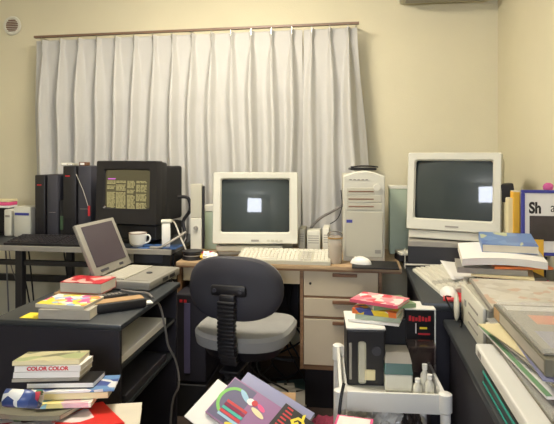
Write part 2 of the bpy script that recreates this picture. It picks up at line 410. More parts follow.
# black keyboard
def keyboard(name, label, loc, rz, w, d, body, keys, num=True, h=.018):
    t = thing(name, label, 'keyboard', loc, rz)
    MB().loft([[(-w/2, 0, 0), (w/2, 0, 0), (w/2, 0, h*.6), (-w/2, 0, h*.6)], [(-w/2, d, 0), (w/2, d, 0), (w/2, d, h*1.7), (-w/2, d, h*1.7)]]).build('keyboard_case', body, t)
    sl = h*1.1/d; 
    blocks = [('function_keys', -w/2+.012, w/2-.012, 5, 6, 17), ('letter_keys', -w/2+.012, w*.16, 0, 5, 14), ('cursor_keys', w*.18, w*.30, 0, 5, 3), ('number_keys', w*.32, w/2-.012, 0, 5, 4)]
    if not num: blocks = [('function_keys', -w/2+.012, w/2-.012, 5, 6, 14), ('letter_keys', -w/2+.012, w/2-.012, 0, 5, 14)]
    for nm, x0, x1, r0, r1, n in blocks:
        m = MB(); px = (x1-x0)/n; py = (d-.02)/6.2
        for r_ in range(r0, r1):
            for k in range(n):
                if r_ == 0 and nm == 'letter_keys' and 4 <= k <= 8:
                    if k > 4: continue
                    xx0 = x0+4*px+.001; xx1 = x0+9*px-.001
                else: xx0 = x0+k*px+.001; xx1 = x0+(k+1)*px-.001
                yy = .008+py*(r_+(.3 if r_ == 5 else 0)); z = h*.6+sl*yy
                m.loft([[(xx0, yy+.001, z), (xx1, yy+.001, z), (xx1, yy+py-.001, z), (xx0, yy+py-.001, z)], [(xx0+.002, yy+.003, z+.009), (xx1-.002, yy+.003, z+.009), (xx1-.002, yy+py-.003, z+.009), (xx0+.002, yy+py-.003, z+.009)]])
        m.build(nm, keys if nm != 'cursor_keys' or keys == 'keyb' else 'keyg', t)
    return t
keyboard('keyboard', 'black keyboard in front of the black towers', (at(47, 240, Y=2.6).x, 2.56, LZ+.001), R(1), .43, .165, 'black', 'keyb')

# far-left white devices
for px0, px1, y, hh, lb in ((3.5, 11.5, 2.82, .155, 'narrow beige box device, leftmost on the black desk'), (13, 31, 2.80, .175, 'wide beige box device left of the black towers')):
    a = at(px0, 230, Y=y); b = at(px1, 230, Y=y)
    t = thing('peripheral_box', lb, 'device', ((a.x+b.x)/2, y, LZ+.0005), R(-4), 'beige box devices at the far left'); w = b.x-a.x
    MB().box(-w/2, w/2, 0, .1, .003, hh, .008).build('casing', 'beige', t, True)
    MB().box(-w/2+.01, w/2-.01, -.0015, .001, hh*.72, hh*.8).build('badge', 'blueb' if w > .05 else 'greypl', t)
    MB().box(-w/2+.008, w/2-.008, .01, .09, 0, .0028).build('foot', 'greypl', t)
# shelf-like stack of papers far left with pink
a = at(2, 196, Y=2.9)
t = thing('magazine_rack', 'low black rack of papers at the far left edge of the black desk', 'rack', (a.x-.06, 2.88, LZ+.0005))
MB().box(-.1, .1, 0, .1, 0, .006).box(-.1, .1, .09, .1, .006, .2).box(-.1, -.094, 0, .1, .006, .2).box(.094, .1, 0.0, .1, .006, .13).build('frame', 'black', t)
for k, (m_, z, lb) in enumerate((('paper', .165, 'white paper bundle lying in the far-left rack, lowest'), ('pink', .185, 'bright pink booklet in the rack at the far left'), ('cream', .21, 'cream paper sheaf on top in the far-left rack'))):
    pass
rk = t
MB().box(-.093, .12, .0, .088, .15, .156).build('shelf', 'black', rk)
for m_, z0, z1, lb in (('paper', .157, .170, 'white sheaf of papers low in the rack at the far left'), ('pink', .171, .19, 'bright pink booklet in the rack at the far left'), ('crm', .191, .205, 'cream papers above the pink booklet at the far left')):
    o = MB().box(-.09, .115, .003, .085, 0, z1-z0-.0006, .002).build('paper_sheaf', m_, None, loc=(a.x-.06, 2.88, LZ+z0+.0008)); tag(o, lb, 'papers')

# coffee cup
a = at(139, 244, Y=2.60)
t = thing('coffee_cup', 'white coffee cup with brown rim on the black desk in front of the monitor', 'cup', (a.x, 2.585, LZ+.0065), R(-5))
prof = [(.0, .0), (.022, .0), (.024, .004), (.034, .012), (.038, .035), (.040, .060), (.038, .060), (.036, .035), (.032, .014), (.0, .008)]
MB().lathe(prof, 28).build('cup_body', 'white', t, True)
MB().tube([(.038, 0, .05), (.052, 0, .052), (.06, 0, .04), (.054, 0, .024), (.036, 0, .016)], .0038).build('handle', 'white', t, True)
MB().lathe([(.0398, .0585), (.0406, .0585), (.0406, .0612), (.0382, .0612)], 28, cap=False).build('rim_line', 'brown', t)
MB().lathe([(0, .045), (.0365, .045)], 24, cap=False).build('coffee', 'brown', t)
t.scale = (1.13, 1.13, 1.13)
# blue mat under the cup, papers
a = at(150, 246, z=LZ)
o = MB().box(-.1, .14, -.05, .07, 0, .005, .002).build('desk_mat', art('mat_print', [(60, 90, 140), (70, 104, 160), (44, 60, 90)], 25), None, loc=(-1.01, 2.60, LZ+.0005)); tag(o, 'blue patterned mat under the coffee cup', 'mat')
# white standing gadget next to cup
a = at(166, 243, Y=2.60)
t = thing('charger_stand', 'white upright charger beside the coffee cup', 'charger', (a.x, 2.60, LZ+.0065), R(20))
MB().box(-.021, .021, -.02, .02, 0, .118, .004).build('casing', 'white', t, True)
MB().box(-.025, .029, -.023, .023, .1185, .135, .006).build('cap', 'cream', t, True)
MB().box(.022, .024, -.01, .01, .03, .09).build('side_panel', 'greypl', t)
# tangled cable arm: black clamp lamp arm between
pts = [at(178, 197, Y=2.80), at(188, 198, Y=2.80), at(190, 210, Y=2.8), at(183, 222, Y=2.8), at(186, 238, Y=2.78), at(176, 250, Y=2.72)]
o = MB().tube(pts, .009, 10).build('lamp_arm', 'black'); tag(o, 'bent black metal arm rising between the black monitor and the grey holder', 'arm')
pts = [at(166, 220, Y=2.66), at(174, 222, Y=2.70), at(180, 236, Y=2.68), at(186, 250, Y=2.66)]
o = MB().tube(pts, .0045, 8).build('cable', 'cablew'); tag(o, 'beige cable curling down from the white charger', 'cable')
pts = [at(150, 249, Y=2.535), at(160, 248, Y=2.54), at(170, 242, Y=2.56), at(186, 232, Y=2.64)]
o = MB().tube([Vector((p.x, p.y, max(p.z, LZ+.012))) for p in pts], .006, 8).build('cable', 'greypl'); tag(o, 'thick grey cable lying on the blue mat in front of the charger', 'cable')

# ------------------------------------------------------------------ middle wooden desk
DZ = .70; DX0 = -.872; DX1 = .215; DYF = 2.56; DYB = 3.08
t = thing('wooden_desk', 'tan wooden office desk with cream drawers under the middle monitor', 'desk', (0, 0, 0))
MB().box(DX0, DX1, DYF+.005, DYB, DZ-.024, DZ, .002).build('desktop', 'wood', t)
MB().box(DX0, DX1, DYF-.004, DYF+.0045, DZ-.018, DZ-.001, .002).build('edge_strip', 'wood', t)
MB().box(DX0, DX1, DYF-.002, DYF+.0045, DZ-.027, DZ-.0185, .001).build('edge_strip', 'trimw', t)
p0 = at(300, 275, Y=DYF+.02).x; p1 = at(382, 275, Y=DYF+.02).x; zb = at(340, 371, Y=DYF+.02).z
MB().box(p0, p0+.016, DYF+.02, DYB-.02, zb, DZ-.027, .001).build('side_panel', 'trimw', t)
MB().box(p1-.016, p1, DYF+.02, DYB-.02, zb, DZ-.027, .001).build('side_panel', 'trimw', t)
MB().box(p0+.017, p1-.017, DYF+.02, DYB-.02, zb, zb+.016, .001).build('bottom_panel', 'trimw', t)
MB().box(p0+.017, p1-.017, DYB-.034, DYB-.021, zb+.017, DZ-.027, .001).build('back_panel', 'trimw', t)
MB().box(p0+.02, p1-.02, DYF+.06, DYB-.04, 0.0, zb-.001, .001).build('plinth', 'black2', t)
ys = [at(340, y, Y=DYF+.02).z for y in (276, 296.5, 299, 317, 320, 366)]
rng = [(ys[1], DZ-.03), (ys[3], ys[2]), (ys[5], ys[4])]
for i, (z0, z1) in enumerate(rng):
    d_ = MB().box(p0+.0185, p1-.0185, DYF+.016, DYF+.036, z0, z1, .002).build('drawer', 'drawer', t)
    MB().box(p0+.0185, p1-.0185, DYF+.021, DYF+.036, z0-.011, z0-.0005).build('drawer_rail', 'trimw', d_)
    hx = (p0+p1)/2+.02
    MB().box(hx-.058, hx+.058, DYF+.004, DYF+.0155, z1-.022, z1-.006, .003).build('drawer_handle', 'brown', d_)
    if i == 0: MB().cyl((p0+.05, DYF+.0155, (z0+z1)/2), .006, .004, axis='y', mx=T(0, -.004, 0)).build('lock', 'black', d_)
MB().box(DX0+.03, p0-.002, DYF+.02, DYF+.034, DZ-.095, DZ-.027, .001).build('apron', 'drawer', t)
MB().box(DX0+.001, DX0+.022, DYF+.02, DYB-.02, 0.0, DZ-.027, .001).build('side_panel', 'trimw', t)
MB().box(DX0+.023, p0-.002, DYB-.035, DYB-.022, .25, DZ-.027, .001).build('back_panel', 'darkpanel', t)

# keyboard middle
a = at(281, 262, Y=2.62)
keyboard('keyboard', 'beige full-size keyboard in front of the middle monitor', (at(284, 262, Y=2.62).x+.0, 2.566, DZ+.001), R(0), .455, .165, 'beige2', 'key', h=.028)

# tall computer tower
TW = .205; a = at(364, 257, Y=2.72)
t = thing('computer_tower', 'tall beige computer tower with arched top right of the middle monitor', 'computer', (a.x, 2.70, DZ+.0005), R(3))
MB().box(-TW/2+.004, TW/2-.004, .03, .39, .006, .425, .006).build('side_case', 'beige2', t, True)
lo = []
n = 12
prof = [(-TW/2, 0.0)] + [(-TW/2, .42)] + [(-TW/2+TW*k/n, .42+.026*math.sin(PI*k/n)) for k in range(1, n)] + [(TW/2, .42), (TW/2, 0.0)]
MB().loft([[(x, .03, z) for x, z in prof], [(x, .006, z) for x, z in prof], [(x*.95, 0, .01+z*.965) for x, z in prof]]).build('front_panel', 'beige', t, True)
MB().box(-TW/2+.012, TW/2-.012, -.006, -.0005, .02, .245, .003).build('front_door', 'beige2', t)
for k, z in enumerate((.255, .292, .329)):
    MB().box(-TW/2+.018, TW/2-.05 if k == 2 else TW/2-.018, -.004, -.0005, z, z+.033, .001).build('drive_bay', 'beige2', t)
    MB().box(-TW/2+.026, TW/2-.056, -.0052, -.0041, z+.012, z+.018).build('bay_slot', 'brown', t)
MB().cyl((TW/2-.04, -.012, .365), .017, .012, mx=None, axis='y').build('power_button', 'cream', t, True)
MB().box(-TW/2+.016, -TW/2+.045, -.0075, -.0062, .19, .205).build('badge', 'blueb', t)
MB().box(TW/2-.05, TW/2-.022, -.0075, -.0062, .04, .058).build('badge', 'greypl', t)
m = MB()
for k in range(5): m.box(-TW/2+.03+k*.02, -TW/2+.042+k*.02, -.003, -.0005, .40, .405)
m.build('vent_slots', 'greypl', t)
a = at(362, 167, Y=2.82)
t2 = thing('headset', 'small black gadget lying on top of the beige computer tower', 'headset', (at(364, 167, Y=2.80).x, 2.80, DZ+.4475), R(10))
MB().box(-.075, .06, -.03, .04, .0, .013, .005).build('casing', 'black', t2)
MB().tube([(-.07, -.01, .016), (-.02, -.03, .022), (.04, -.03, .02), (.07, 0, .016)], .004).build('band', 'black2', t2)
# greenish box behind, right of tower
a = at(400, 215, Y=2.93); 
t = thing('file_box', 'pale green box standing between the tower and the right monitor', 'box', (a.x+.0, 2.92, DZ+.0005))
MB().box(-.055, .05, 0, .1, 0, .345, .004).build('box_body', 'greenish', t)
MB().box(-.057, .052, -.002, .102, .346, .362, .002).build('lid', 'cream', t)

# jar and small boxes between
a = at(335, 263, Y=2.62)
t = thing('glass_jar', 'glass jar half full of brown coffee beside the keyboard', 'jar', (a.x+.0, 2.635, DZ+.0005))
MB().lathe([(0, 0), (.033, 0), (.035, .006), (.035, .125), (.033, .132), (.031, .132), (.033, .12), (.033, .008), (0, .004)], 24).build('glass', 'glassj', t, True)
MB().lathe([(0, .005), (.0322, .006), (.0322, .092), (0, .094)], 24).build('contents', 'brownl', t, True)
MB().tube([(-.032, 0, .128), (-.032, 0, .145), (.0, 0, .155), (.032, 0, .145), (.032, 0, .128)], .003).build('clasp', 'chrome', t)
MB().lathe([(.0335, .12), (.0365, .12), (.0365, .127), (.0335, .127)], 24, cap=False).build('neck_ring', 'gold', t, True)
for px0, px1, top, m_, lb, y in ((298.5, 305, 229, 'beige2', 'slim beige box standing behind the keyboard, next to the middle monitor', 2.86), (307, 320, 231, 'beige', 'beige standing disk drive between the middle monitor and the jar', 2.82), (322.5, 329, 228, 'cream', 'narrow cream box standing just left of the glass jar', 2.78)):
    p = at(px0, top, Y=y); q = at(px1, top, Y=y); w = q.x-p.x; hh = p.z-DZ
    t = thing('drive_box', lb, 'device', ((p.x+q.x)/2, y, DZ+.0005), 0, 'small beige boxes behind the keyboard')
    MB().box(-w/2, w/2, 0, .14, 0, hh, .004).build('casing', m_, t, True)
    m = MB()
    for k in range(4): m.box(-w/2+.006, w/2-.006, -.001, .0005, hh*.5+k*.012, hh*.5+k*.012+.004)
    m.build('vent_slots', 'greypl', t)
# black cable coil and cord
o = MB().tube([at(309, 231, Y=2.93), at(314, 224, Y=2.93), at(322, 217, Y=2.92), at(333, 211, Y=2.9), at(343, 205, Y=2.88), at(346, 200, Y=3.0)], .007, 8).build('cable', 'cable'); tag(o, 'thick grey cable arching from the small boxes up to the beige tower', 'cable')
o = MB().tube([at(341, 190, Y=2.86), at(342, 205, Y=2.85), at(338, 218, Y=2.84), at(330, 224, Y=2.84)], .0028, 6).build('cable', 'cableb'); tag(o, 'thin black cable hanging beside the left side of the beige tower', 'cable')
# tall grey handset holder
a = at(196, 245, Y=2.76)
t = thing('clip_stand', 'tall grey and white slab stand with a dial, left of the middle monitor', 'stand', (a.x, 2.76, DZ+.0005), R(4))
MB().box(-.03, .03, 0, .03, .0, .19, .003).build('lower_panel', 'cream', t)
MB().box(-.03, .03, .002, .03, .191, .372, .003).build('upper_panel', 'beige2', t)
MB().box(-.045, .045, -.02, .06, 0, .012).build('foot', 'beige2', t) if False else None
MB().cyl((0, -.012, .14), .011, .011, axis='y').build('dial', 'greypl', t, True)
MB().box(.032, .042, .004, .028, .03, .36, .002).build('edge_strip', 'black', t)
a = at(208, 215, Y=2.90)
t = thing('file_box', 'pale green and cream box half hidden behind the left edge of the middle monitor', 'box', (a.x, 2.92, DZ+.0005))
MB().box(-.03, .05, 0, .1, 0, .21, .003).build('box_body', 'greenish', t)
MB().box(-.032, .052, -.002, .102, .211, .245, .003).build('lid', 'cream', t)
# tape reel
a = at(190, 266, Y=2.60)
t = thing('tape_spool', 'black round spool of discs at the left end of the wooden desk', 'spool', (a.x, 2.64, DZ+.0005))
MB().lathe([(0, 0), (.052, 0), (.052, .006), (.046, .009), (.046, .032), (.052, .035), (.052, .042), (.02, .044), (0, .044)], 32).build('spool_body', 'black', t, True)
MB().lathe([(.0462, .018), (.0475, .018), (.0475, .023), (.0462, .023)], 32, cap=False).build('band', 'greypl', t)
# crumpled wrapper
def crumple(name, label, cat, loc, sx, sy, sz, m, seed=1, amp=.35, sub=3, fr=3.0):
    t = bmesh.new(); bmesh.ops.create_icosphere(t, subdivisions=sub+1, radius=1)
    for v in t.verts:
        n_ = noise.noise(v.co*fr*.5+Vector((seed*7.1, 0, 0)))*.6+noise.noise(v.co*fr*1.7+Vector((seed*3.3, 2, 0)))*.5
        p = v.co*(1+amp*n_); z = max(p.z, -.45)
        v.co = Vector((p.x*sx, p.y*sy, (z+.45)*sz))
    mb = MB(); mb.merge(t); o = mb.build(name, m, None, False, loc); return tag(o, label, cat)
a = at(212, 254, z=DZ)
crumple('candy_wrapper', 'crumpled white wrapper with yellow and red print in front of the middle monitor', 'wrapper', (a.x, 2.66, DZ+.001), .062, .038, .025, art('wrapper_print', [(240, 238, 228), (240, 238, 228), (230, 190, 60), (180, 50, 70), (235, 230, 220), (90, 70, 60)], 32), 3)
crumple('paper_scrap', 'small crumpled white paper next to the tall grey stand', 'paper', (a.x-.09, 2.71, DZ+.001), .03, .022, .02, 'paper', 5)

# ------------------------------------------------------------------ right black desk
RX0 = .236; RYF = 1.975
t = thing('black_desk', 'black desk along the right wall carrying the large right monitor', 'desk', (0, 0, 0))
MB().box(RX0, XR-.012, RYF, 3.15, DZ-.03, DZ, .008).build('desktop', 'desk', t, True)
MB().box(RX0+.035, RX0+.055, 2.0, 2.9, .0, DZ-.031, .002).build('side_panel', 'darkpanel', t)
MB().box(RX0+.056, XR-.02, RYF+.04, RYF+.06, .0, DZ-.031, .002).build('front_panel', 'darkpanel', t)
MB().box(RX0+.056, XR-.02, 2.9, 2.92, .0, DZ-.031, .002).build('back_panel', 'darkpanel', t)
# riser under the right monitor
t = thing('equipment_case', 'flat dark case lying under the large right monitor', 'case', (MONR.location.x, 2.56, DZ+.0005), R(-6))
MB().box(-.22, .2, .0, .40, 0, .126, .006).build('casing', 'greypl', t)
MB().box(-.22, .185, -.004, -.0005, .012, .10, .002).build('front_plate', 'black', t)
MONR.location.y = 2.585; MONR.location.z = DZ+.128; MONR.location.x -= .018
# mouse pad and mouse
a = at(374, 268, z=DZ+.005)
o = MB().box(-.115, .1, -.09, .085, 0, .007, .003).build('mouse_pad', 'black2', None, loc=(at(372, 268, z=DZ).x-.01, 2.60, DZ+.0010)); tag(o, 'black mouse pad at the right end of the wooden desk', 'mouse pad')
PAD = o; o.location.x = at(352, 268, Y=2.6).x+.115; 
a = at(361, 265, z=DZ+.01)
def mouse(label, loc, rz, m_='white', group='computer mice'):
    t = thing('computer_mouse', label, 'mouse', loc, rz, group)
    b = bmesh.new(); bmesh.ops.create_uvsphere(b, u_segments=24, v_segments=12, radius=1)
    for v in b.verts: v.co = Vector((v.co.x*.031, v.co.y*.052, max(0, v.co.z*.034)))
    mb = MB(); mb.merge(b); mb.build('mouse_body', m_, t, True)
    MB().box(-.0008, .0008, .012, .045, .018, .0335).build('button_split', 'greypl', t) if False else None
    MB().box(-.012, .012, .03, .034, .024, .030, .001).build('button', 'cream', t)
    return t
mouse('white mouse on the black mouse pad below the beige tower', (at(361, 265, z=DZ+.01).x, 2.60, DZ+.0085), R(70))
# things at the near end of riser: pale unit and black gadget
a = at(402, 243, z=DZ+.02)
t = thing('network_hub', 'small pale box with black cables in front of the left foot of the right monitor', 'hub', (.275, 2.60, DZ+.0005), R(12)); t.location = (at(406, 246, z=DZ+.02).x-.01, 2.72, DZ+.0005)
MB().box(-.055, .045, 0, .09, .0, .03, .004).build('casing', 'black', t)
MB().box(-.05, .05, -.005, .1, .031, .045, .004).build('lid', 'cream', t)
for i, (pp, mm, lb) in enumerate((([(395, 243), (402, 248), (412, 250), (424, 246), (436, 241)], 'cableb', 'black cable draped on the right desk below the large monitor'), ([(398, 248), (410, 244), (420, 241), (438, 238)], 'cablew', 'cream cable on the right desk below the large monitor'), ([(395, 248), (392, 252), (391, 262), (389, 268)], 'cablew', 'thin white cord hanging off the corner of the right desk'))):
    pts = [at(x, y, z=DZ+.012+.006*i) if i < 2 else at(x, y, Y=2.50) for x, y in pp]
    if i == 2: pts = [Vector((RX0-.012, p.y, p.z)) for p in pts]
    for q in pts: q.y = min(q.y, 2.56) if i < 2 else q.y
    o = MB().tube(pts, .004 if i < 2 else .002, 8).build('cable', mm); tag(o, lb, 'cable')
# keyboard right, lying along the desk
a = at(413, 247, z=DZ); b = at(440, 276, z=DZ)
kc = (a+b)/2; ang = math.atan2(b.y-a.y, b.x-a.x)
KR = keyboard('keyboard', 'cream keyboard lying lengthwise on the right desk, partly under papers', (0, 0, DZ+.001), R(-82), .40, .15, 'cream', 'key', h=.018)
KR.location = (at(426, 262, z=DZ+.0).x-.015, 2.33, DZ+.001)
KR.location.x = .285; KR.location.y = 2.30

# ------------------------------------------------------------------ books
def book(label, loc, rz, w, d, h, cover, pages='pages', name='paperback_book', cat='book', group=None, rx=0, ry=0, spine='front', top=None, bend=0, ct=.0015):
    """w along x, d along y; spine side faces front (-y) / back / left / right"""
    t = thing(name, label, cat, loc, rz, group, rx, ry)
    nx = 10 if bend else 1
    def slab(x0, x1, y0, y1, z0, z1):
        m = MB(); loops = []
        for i in range(nx+1):
            x = x0+(x1-x0)*i/nx; zz = bend*((x/(w/2))**2)
            loops.append([(x, y0, z0+zz), (x, y1, z0+zz), (x, y1, z1+zz), (x, y0, z1+zz)])
        return m.loft(loops)
    W, D = w/2, d/2; cm = slab(-W, W, -D, D, 0, ct); 
    tmp = slab(-W, W, -D, D, h-ct, h)
    me = bpy.data.meshes.new('t'); tmp.bm.to_mesh(me); cm.bm.from_mesh(me); bpy.data.meshes.remove(me)
    s = {'front': (-W, W, -D, -D+.002), 'back': (-W, W, D-.002, D), 'left': (-W, -W+.002, -D, D), 'right': (W-.002, W, -D, D), 'none': None}[spine]
    if s:
        tmp = slab(*s, ct, h-ct) if (spine in ('front', 'back')) else MB().box(*s, ct+bend, h-ct+bend)
        me = bpy.data.meshes.new('t'); tmp.bm.to_mesh(me); cm.bm.from_mesh(me); bpy.data.meshes.remove(me)
    cm.build('cover', cover, t)
    e = .0022
    slab(-W+(e if spine == 'left' else .0006), W-(e if spine == 'right' else .0006), -D+(e if spine == 'front' else .0006), D-(e if spine == 'back' else .0006), ct+.0001, h-ct-.0001).build('page_block', pages, t)
    if top: MB().box(-W*.98, W*.98, -D*.98, D*.98, h+.0001, h+.0007).build('cover_print', top, t) if not bend else slab(-W*.98, W*.98, -D*.98, D*.98, h+.0001, h+.0007).build('cover_print', top, t)
    return t
def stack(items, x, y, z, group):
    for it in items:
        it = dict(it); dx = it.pop('dx', 0); dy = it.pop('dy', 0); rz = it.pop('rz', 0); h = it['h']; b = it.get('bend', 0)
        gap = it.pop('gap', 0)
        z += gap + (-b if b < 0 else 0)
        t = book(loc=(x+dx, y+dy, z), rz=rz, group=group, **it)
        z += h+(b if b > 0 else 0)+.0012
    return z

# ------------------------------------------------------------------ low black printer stand
PX0 = -1.15; PX1 = -.712; PY0 = 1.575; PY1 = 2.15; PZ = .70
t = thing('printer_stand', 'low black stand with open side shelves carrying the laptop', 'stand', (0, 0, 0))
MB().box(PX0, PX1, PY0, PY1, PZ-.02, PZ, .006).build('top', 'desk', t, True)
MB().box(PX0+.02, PX1-.01, PY0+.012, PY0+.03, .0, PZ-.021, .003).build('end_panel', 'darkpanel', t)
MB().box(PX0+.02, PX1-.01, PY1-.03, PY1-.012, .0, PZ-.021, .003).build('end_panel', 'darkpanel', t)
MB().box(PX0+.02, PX0+.038, PY0+.031, PY1-.031, .0, PZ-.021, .002).build('side_panel', 'darkpanel', t)
for z in (.56, .42): MB().box(PX0+.039, PX1-.015, PY0+.031, PY1-.031, z-.014, z, .002).build('shelf', 'desk', t)
for k, (z, mm, lb) in enumerate(((.5605, 'paper', 'pale papers on the upper shelf inside the black stand'), (.4205, 'charcoal', 'dark folder on the lower shelf inside the black stand'))):
    o = MB().box(PX1-.24, PX1-.02, PY0+.05+.03*k, PY1-.12, 0, .025, .002).build('paper_stack', mm, None, loc=(0, 0, z+.0005)); tag(o, lb, 'papers')
# laptop
a = at(150, 272, z=PZ)
t = thing('laptop', 'grey open laptop on the black stand, screen tilted back', 'laptop', (-.888, 2.13, PZ+.0005), R(86))
LW = .30; LD = .245
MB().box(-LW/2, LW/2, -LD/2, LD/2, .004, .036, .006).build('base_case', 'greyl', t, True)
MB().box(-LW/2+.02, LW/2-.02, -LD/2+.01, LD/2-.01, 0, .0038).build('foot', 'black', t)
m = MB()
for r_ in range(6):
    for k in range(14):
        m.box(-LW/2+.02+k*.0186, -LW/2+.036+k*.0186, -.005+r_*.0168, .009+r_*.0168, .0365, .041)
m.build('keyboard_keys', 'keyg', t)
MB().box(-LW/2+.02, LW/2-.02, -LD/2+.015, -.02, .0363, .0375, .0005).build('palm_rest', 'greyl', t)
m = MB().cyl((0.0, -.05, .0377), .012, .003); m.build('pointer_button', 'charcoal', t)
for k in range(3): MB().box(LW/2-.0005, LW/2+.0012, -.08+k*.05, -.05+k*.05, .012, .026).build('port', 'black', t)
for k in range(2): MB().box(-.03+k*.07, .02+k*.07, -LD/2-.0012, -LD/2+.0005, .012, .026).build('port', 'black', t)
LK = T(0, LD/2-.01, .040) @ Matrix.Rotation(R(-24), 4, 'X')
MB().box(-LW/2, LW/2, -.008, .008, 0, .222, .005, mx=LK).build('lid', 'greyl', t, True)
MB().box(-.12, .12, -.0105, -.0085, .035, .208, .001, mx=LK).build('lcd_screen', 'lcd', t)
MB().box(-.10, -.04, -.0100, -.0085, .012, .022, mx=LK).build('indicator_strip', 'charcoal', t)
MB().box(.05, .08, -.0100, -.0085, .012, .022, mx=LK).build('latch', 'charcoal', t)
m = MB().cyl((-.1, 0, 0), .008, .03, axis='x', mx=T(0, LD/2-.01, .042)); m.build('hinge', 'greyl', t)
MB().cyl((.07, 0, 0), .008, .03, axis='x', mx=T(0, LD/2-.01, .042)).build('hinge', 'greyl', t)
LAP = t

# books on stand: front pile with yellow/pink comic
yc = 2.0; p = at(72, 318, z=PZ)
rd1 = art('comic_art', [(240, 214, 70), (232, 90, 150), (245, 235, 220), (220, 120, 60), (150, 180, 220), (245, 240, 225), (240, 214, 70)], 44)
stack([dict(label='thick grey comic book at the bottom of the pile on the black stand', w=.168, d=.13, h=.030, cover='pages2', pages='pages', rz=R(4)),
       dict(label='comic with a yellow and pink cover on top of the pile on the black stand', w=.172, d=.125, h=.012, cover='pages', pages='pages2', rz=R(-3), dx=-.012, dy=.005, top=rd1)],
      at(58, 318, z=PZ+.02).x-.012, 1.665, PZ+.001, 'comics on the front of the black stand')
o = MB().box(-.035, .04, -.03, .03, 0, .001).build('note_slip', 'ylet', None, loc=(at(60, 322, z=PZ).x-.115, 1.625, PZ+.0008)); tag(o, 'yellow slip of paper sticking out under the grey comic on the black stand', 'paper')
# back pile with red book
q = at(95, 292, z=PZ)
stack([dict(label='thin tan booklet under the red book on the black stand', w=.17, d=.125, h=.014, cover='cardb', rz=R(2), dx=-.02),
       dict(label='red-covered thick book on the black stand behind the yellow comic', w=.165, d=.115, h=.038, cover='red', pages='pages', rz=R(-2), dx=0, top=art('red_art', [(190, 50, 60), (170, 40, 50), (225, 170, 160), (190, 50, 60)], 30), spine='back')],
      at(87, 296, z=PZ).x-.01, 1.915, PZ+.001, 'books near the back of the black stand')
# black phone-like remote / case
a = at(114, 306, z=PZ+.02)
t = thing('glasses_case', 'long black case with a tan top beside the yellow comic', 'case', (at(113, 308, z=PZ+.015).x-.005, 1.735, PZ+.0015), R(38))
MB().box(-.095, .095, -.034, .034, .0, .030, .006).build('case_body', 'black', t, True)
MB().box(-.088, .088, -.025, .025, .0302, .0325, .001).build('top_panel', 'cardb', t)
t = thing('remote_control', 'black remote control with small buttons behind the long black case', 'remote control', (at(100, 300, z=PZ+.01).x+.01, 1.84, PZ+.0015), R(42))
MB().box(-.07, .07, -.02, .02, 0, .018, .005).build('remote_body', 'black', t, True)
m = MB()
for i in range(8):
    for j in range(3): m.box(-.055+i*.014, -.047+i*.014, -.012+j*.010, -.006+j*.010, .0182, .0195)
m.build('button_grid', 'greypl', t)
t = thing('white_box', 'small white box between the comics and the black case', 'box', (at(94, 316, z=PZ).x-.0, 1.69, PZ+.0015), R(60))
MB().box(-.035, .03, -.012, .012, 0, .022, .003).build('box_body', 'white', t)
MB().box(-.036, .031, -.013, .013, .0222, .025, .001).build('lid', 'cream', t)
o = MB().box(-.06, .06, -.018, .018, 0, .006, .002).build('cassette_case', 'paper', None, loc=(at(131, 308, z=PZ).x+.0, 1.79, PZ+.0012)); o.rotation_euler.z = R(38); tag(o, 'flat white case lying right of the long black case', 'case')
o = MB().tube([at(121, 290, z=PZ+.01), at(135, 292, z=PZ+.008), at(147, 293, z=PZ+.008), at(152, 297, z=PZ+.006), at(157, 306, Y=1.95)+Vector((.012, 0, 0)), at(163, 330, Y=1.97)+Vector((.01,0,0)), at(168, 345, Y=2.0), at(176, 362, Y=2.05), at(179, 385, Y=2.05), at(172, 405, Y=2.05), at(168,470,Y=2.05)], .0042, 8).build('cable', 'cable'); tag(o, 'grey cord running off the black stand and down to the floor', 'cable')

# ------------------------------------------------------------------ front-left comic pile
BX = at(60, 424, z=.50)
t = thing('storage_box', 'cardboard box holding up the pile of comics at the lower left', 'box', (-.74, 1.27, 0), R(12))
MB().box(-.15, .13, -.10, .12, 0, .504, .003).build('box_body', 'cardb', t)
MB().box(-.153, .133, -.103, .123, .5045, .516, .002).build('lid', 'cardb', t)
g = 'comics piled at the lower left'
cmc = art('magazine_art', [(244, 240, 236), (244, 240, 236), (240, 236, 230), (200, 60, 70), (90, 60, 60), (120, 160, 90), (225, 200, 180), (244, 240, 236)], 22)
redm = art('red_magazine_art', [(222, 44, 40), (222, 44, 40), (222, 44, 40), (240, 230, 226), (222, 44, 40)], 12)
x0 = -.765; y0 = 1.30
book('large magazine with white cover and small coloured pictures at the bottom left of the pile', (-.80, 1.205, .4965), R(-14), .27, .20, .016, cmc, 'pages', 'magazine', 'magazine', g, top=cmc)
book('red and white magazine at the bottom right of the comic pile', (-.655, 1.235, .5145), R(40), .14, .20, .006, redm, 'pages', 'magazine', 'magazine', g, top=redm)
book('thick cream telephone-book style volume under the red magazine', (-.60, 1.285, .4965), R(20), .13, .18, .0165, 'pages', 'pages', 'magazine', 'magazine', g)
z = .523
z = stack([
 dict(label='worn grey-brown comic with bent edges low in the left pile', w=.21, d=.15, h=.011, cover='olive', pages='pages2', rz=R(-2), dx=-.02, dy=-.05, bend=.006),
 ], x0-.0, y0, z, g)
book('booklet with a rainbow coloured cover edge low in the left pile', (x0+.045, y0-.012, z), R(14), .13, .14, .011, art('rainbow_art', [(150, 200, 220), (235, 190, 200), (240, 226, 150), (170, 210, 170), (245, 240, 230)], 25), 'pages', 'paperback_book', 'book', g)
z += .0125
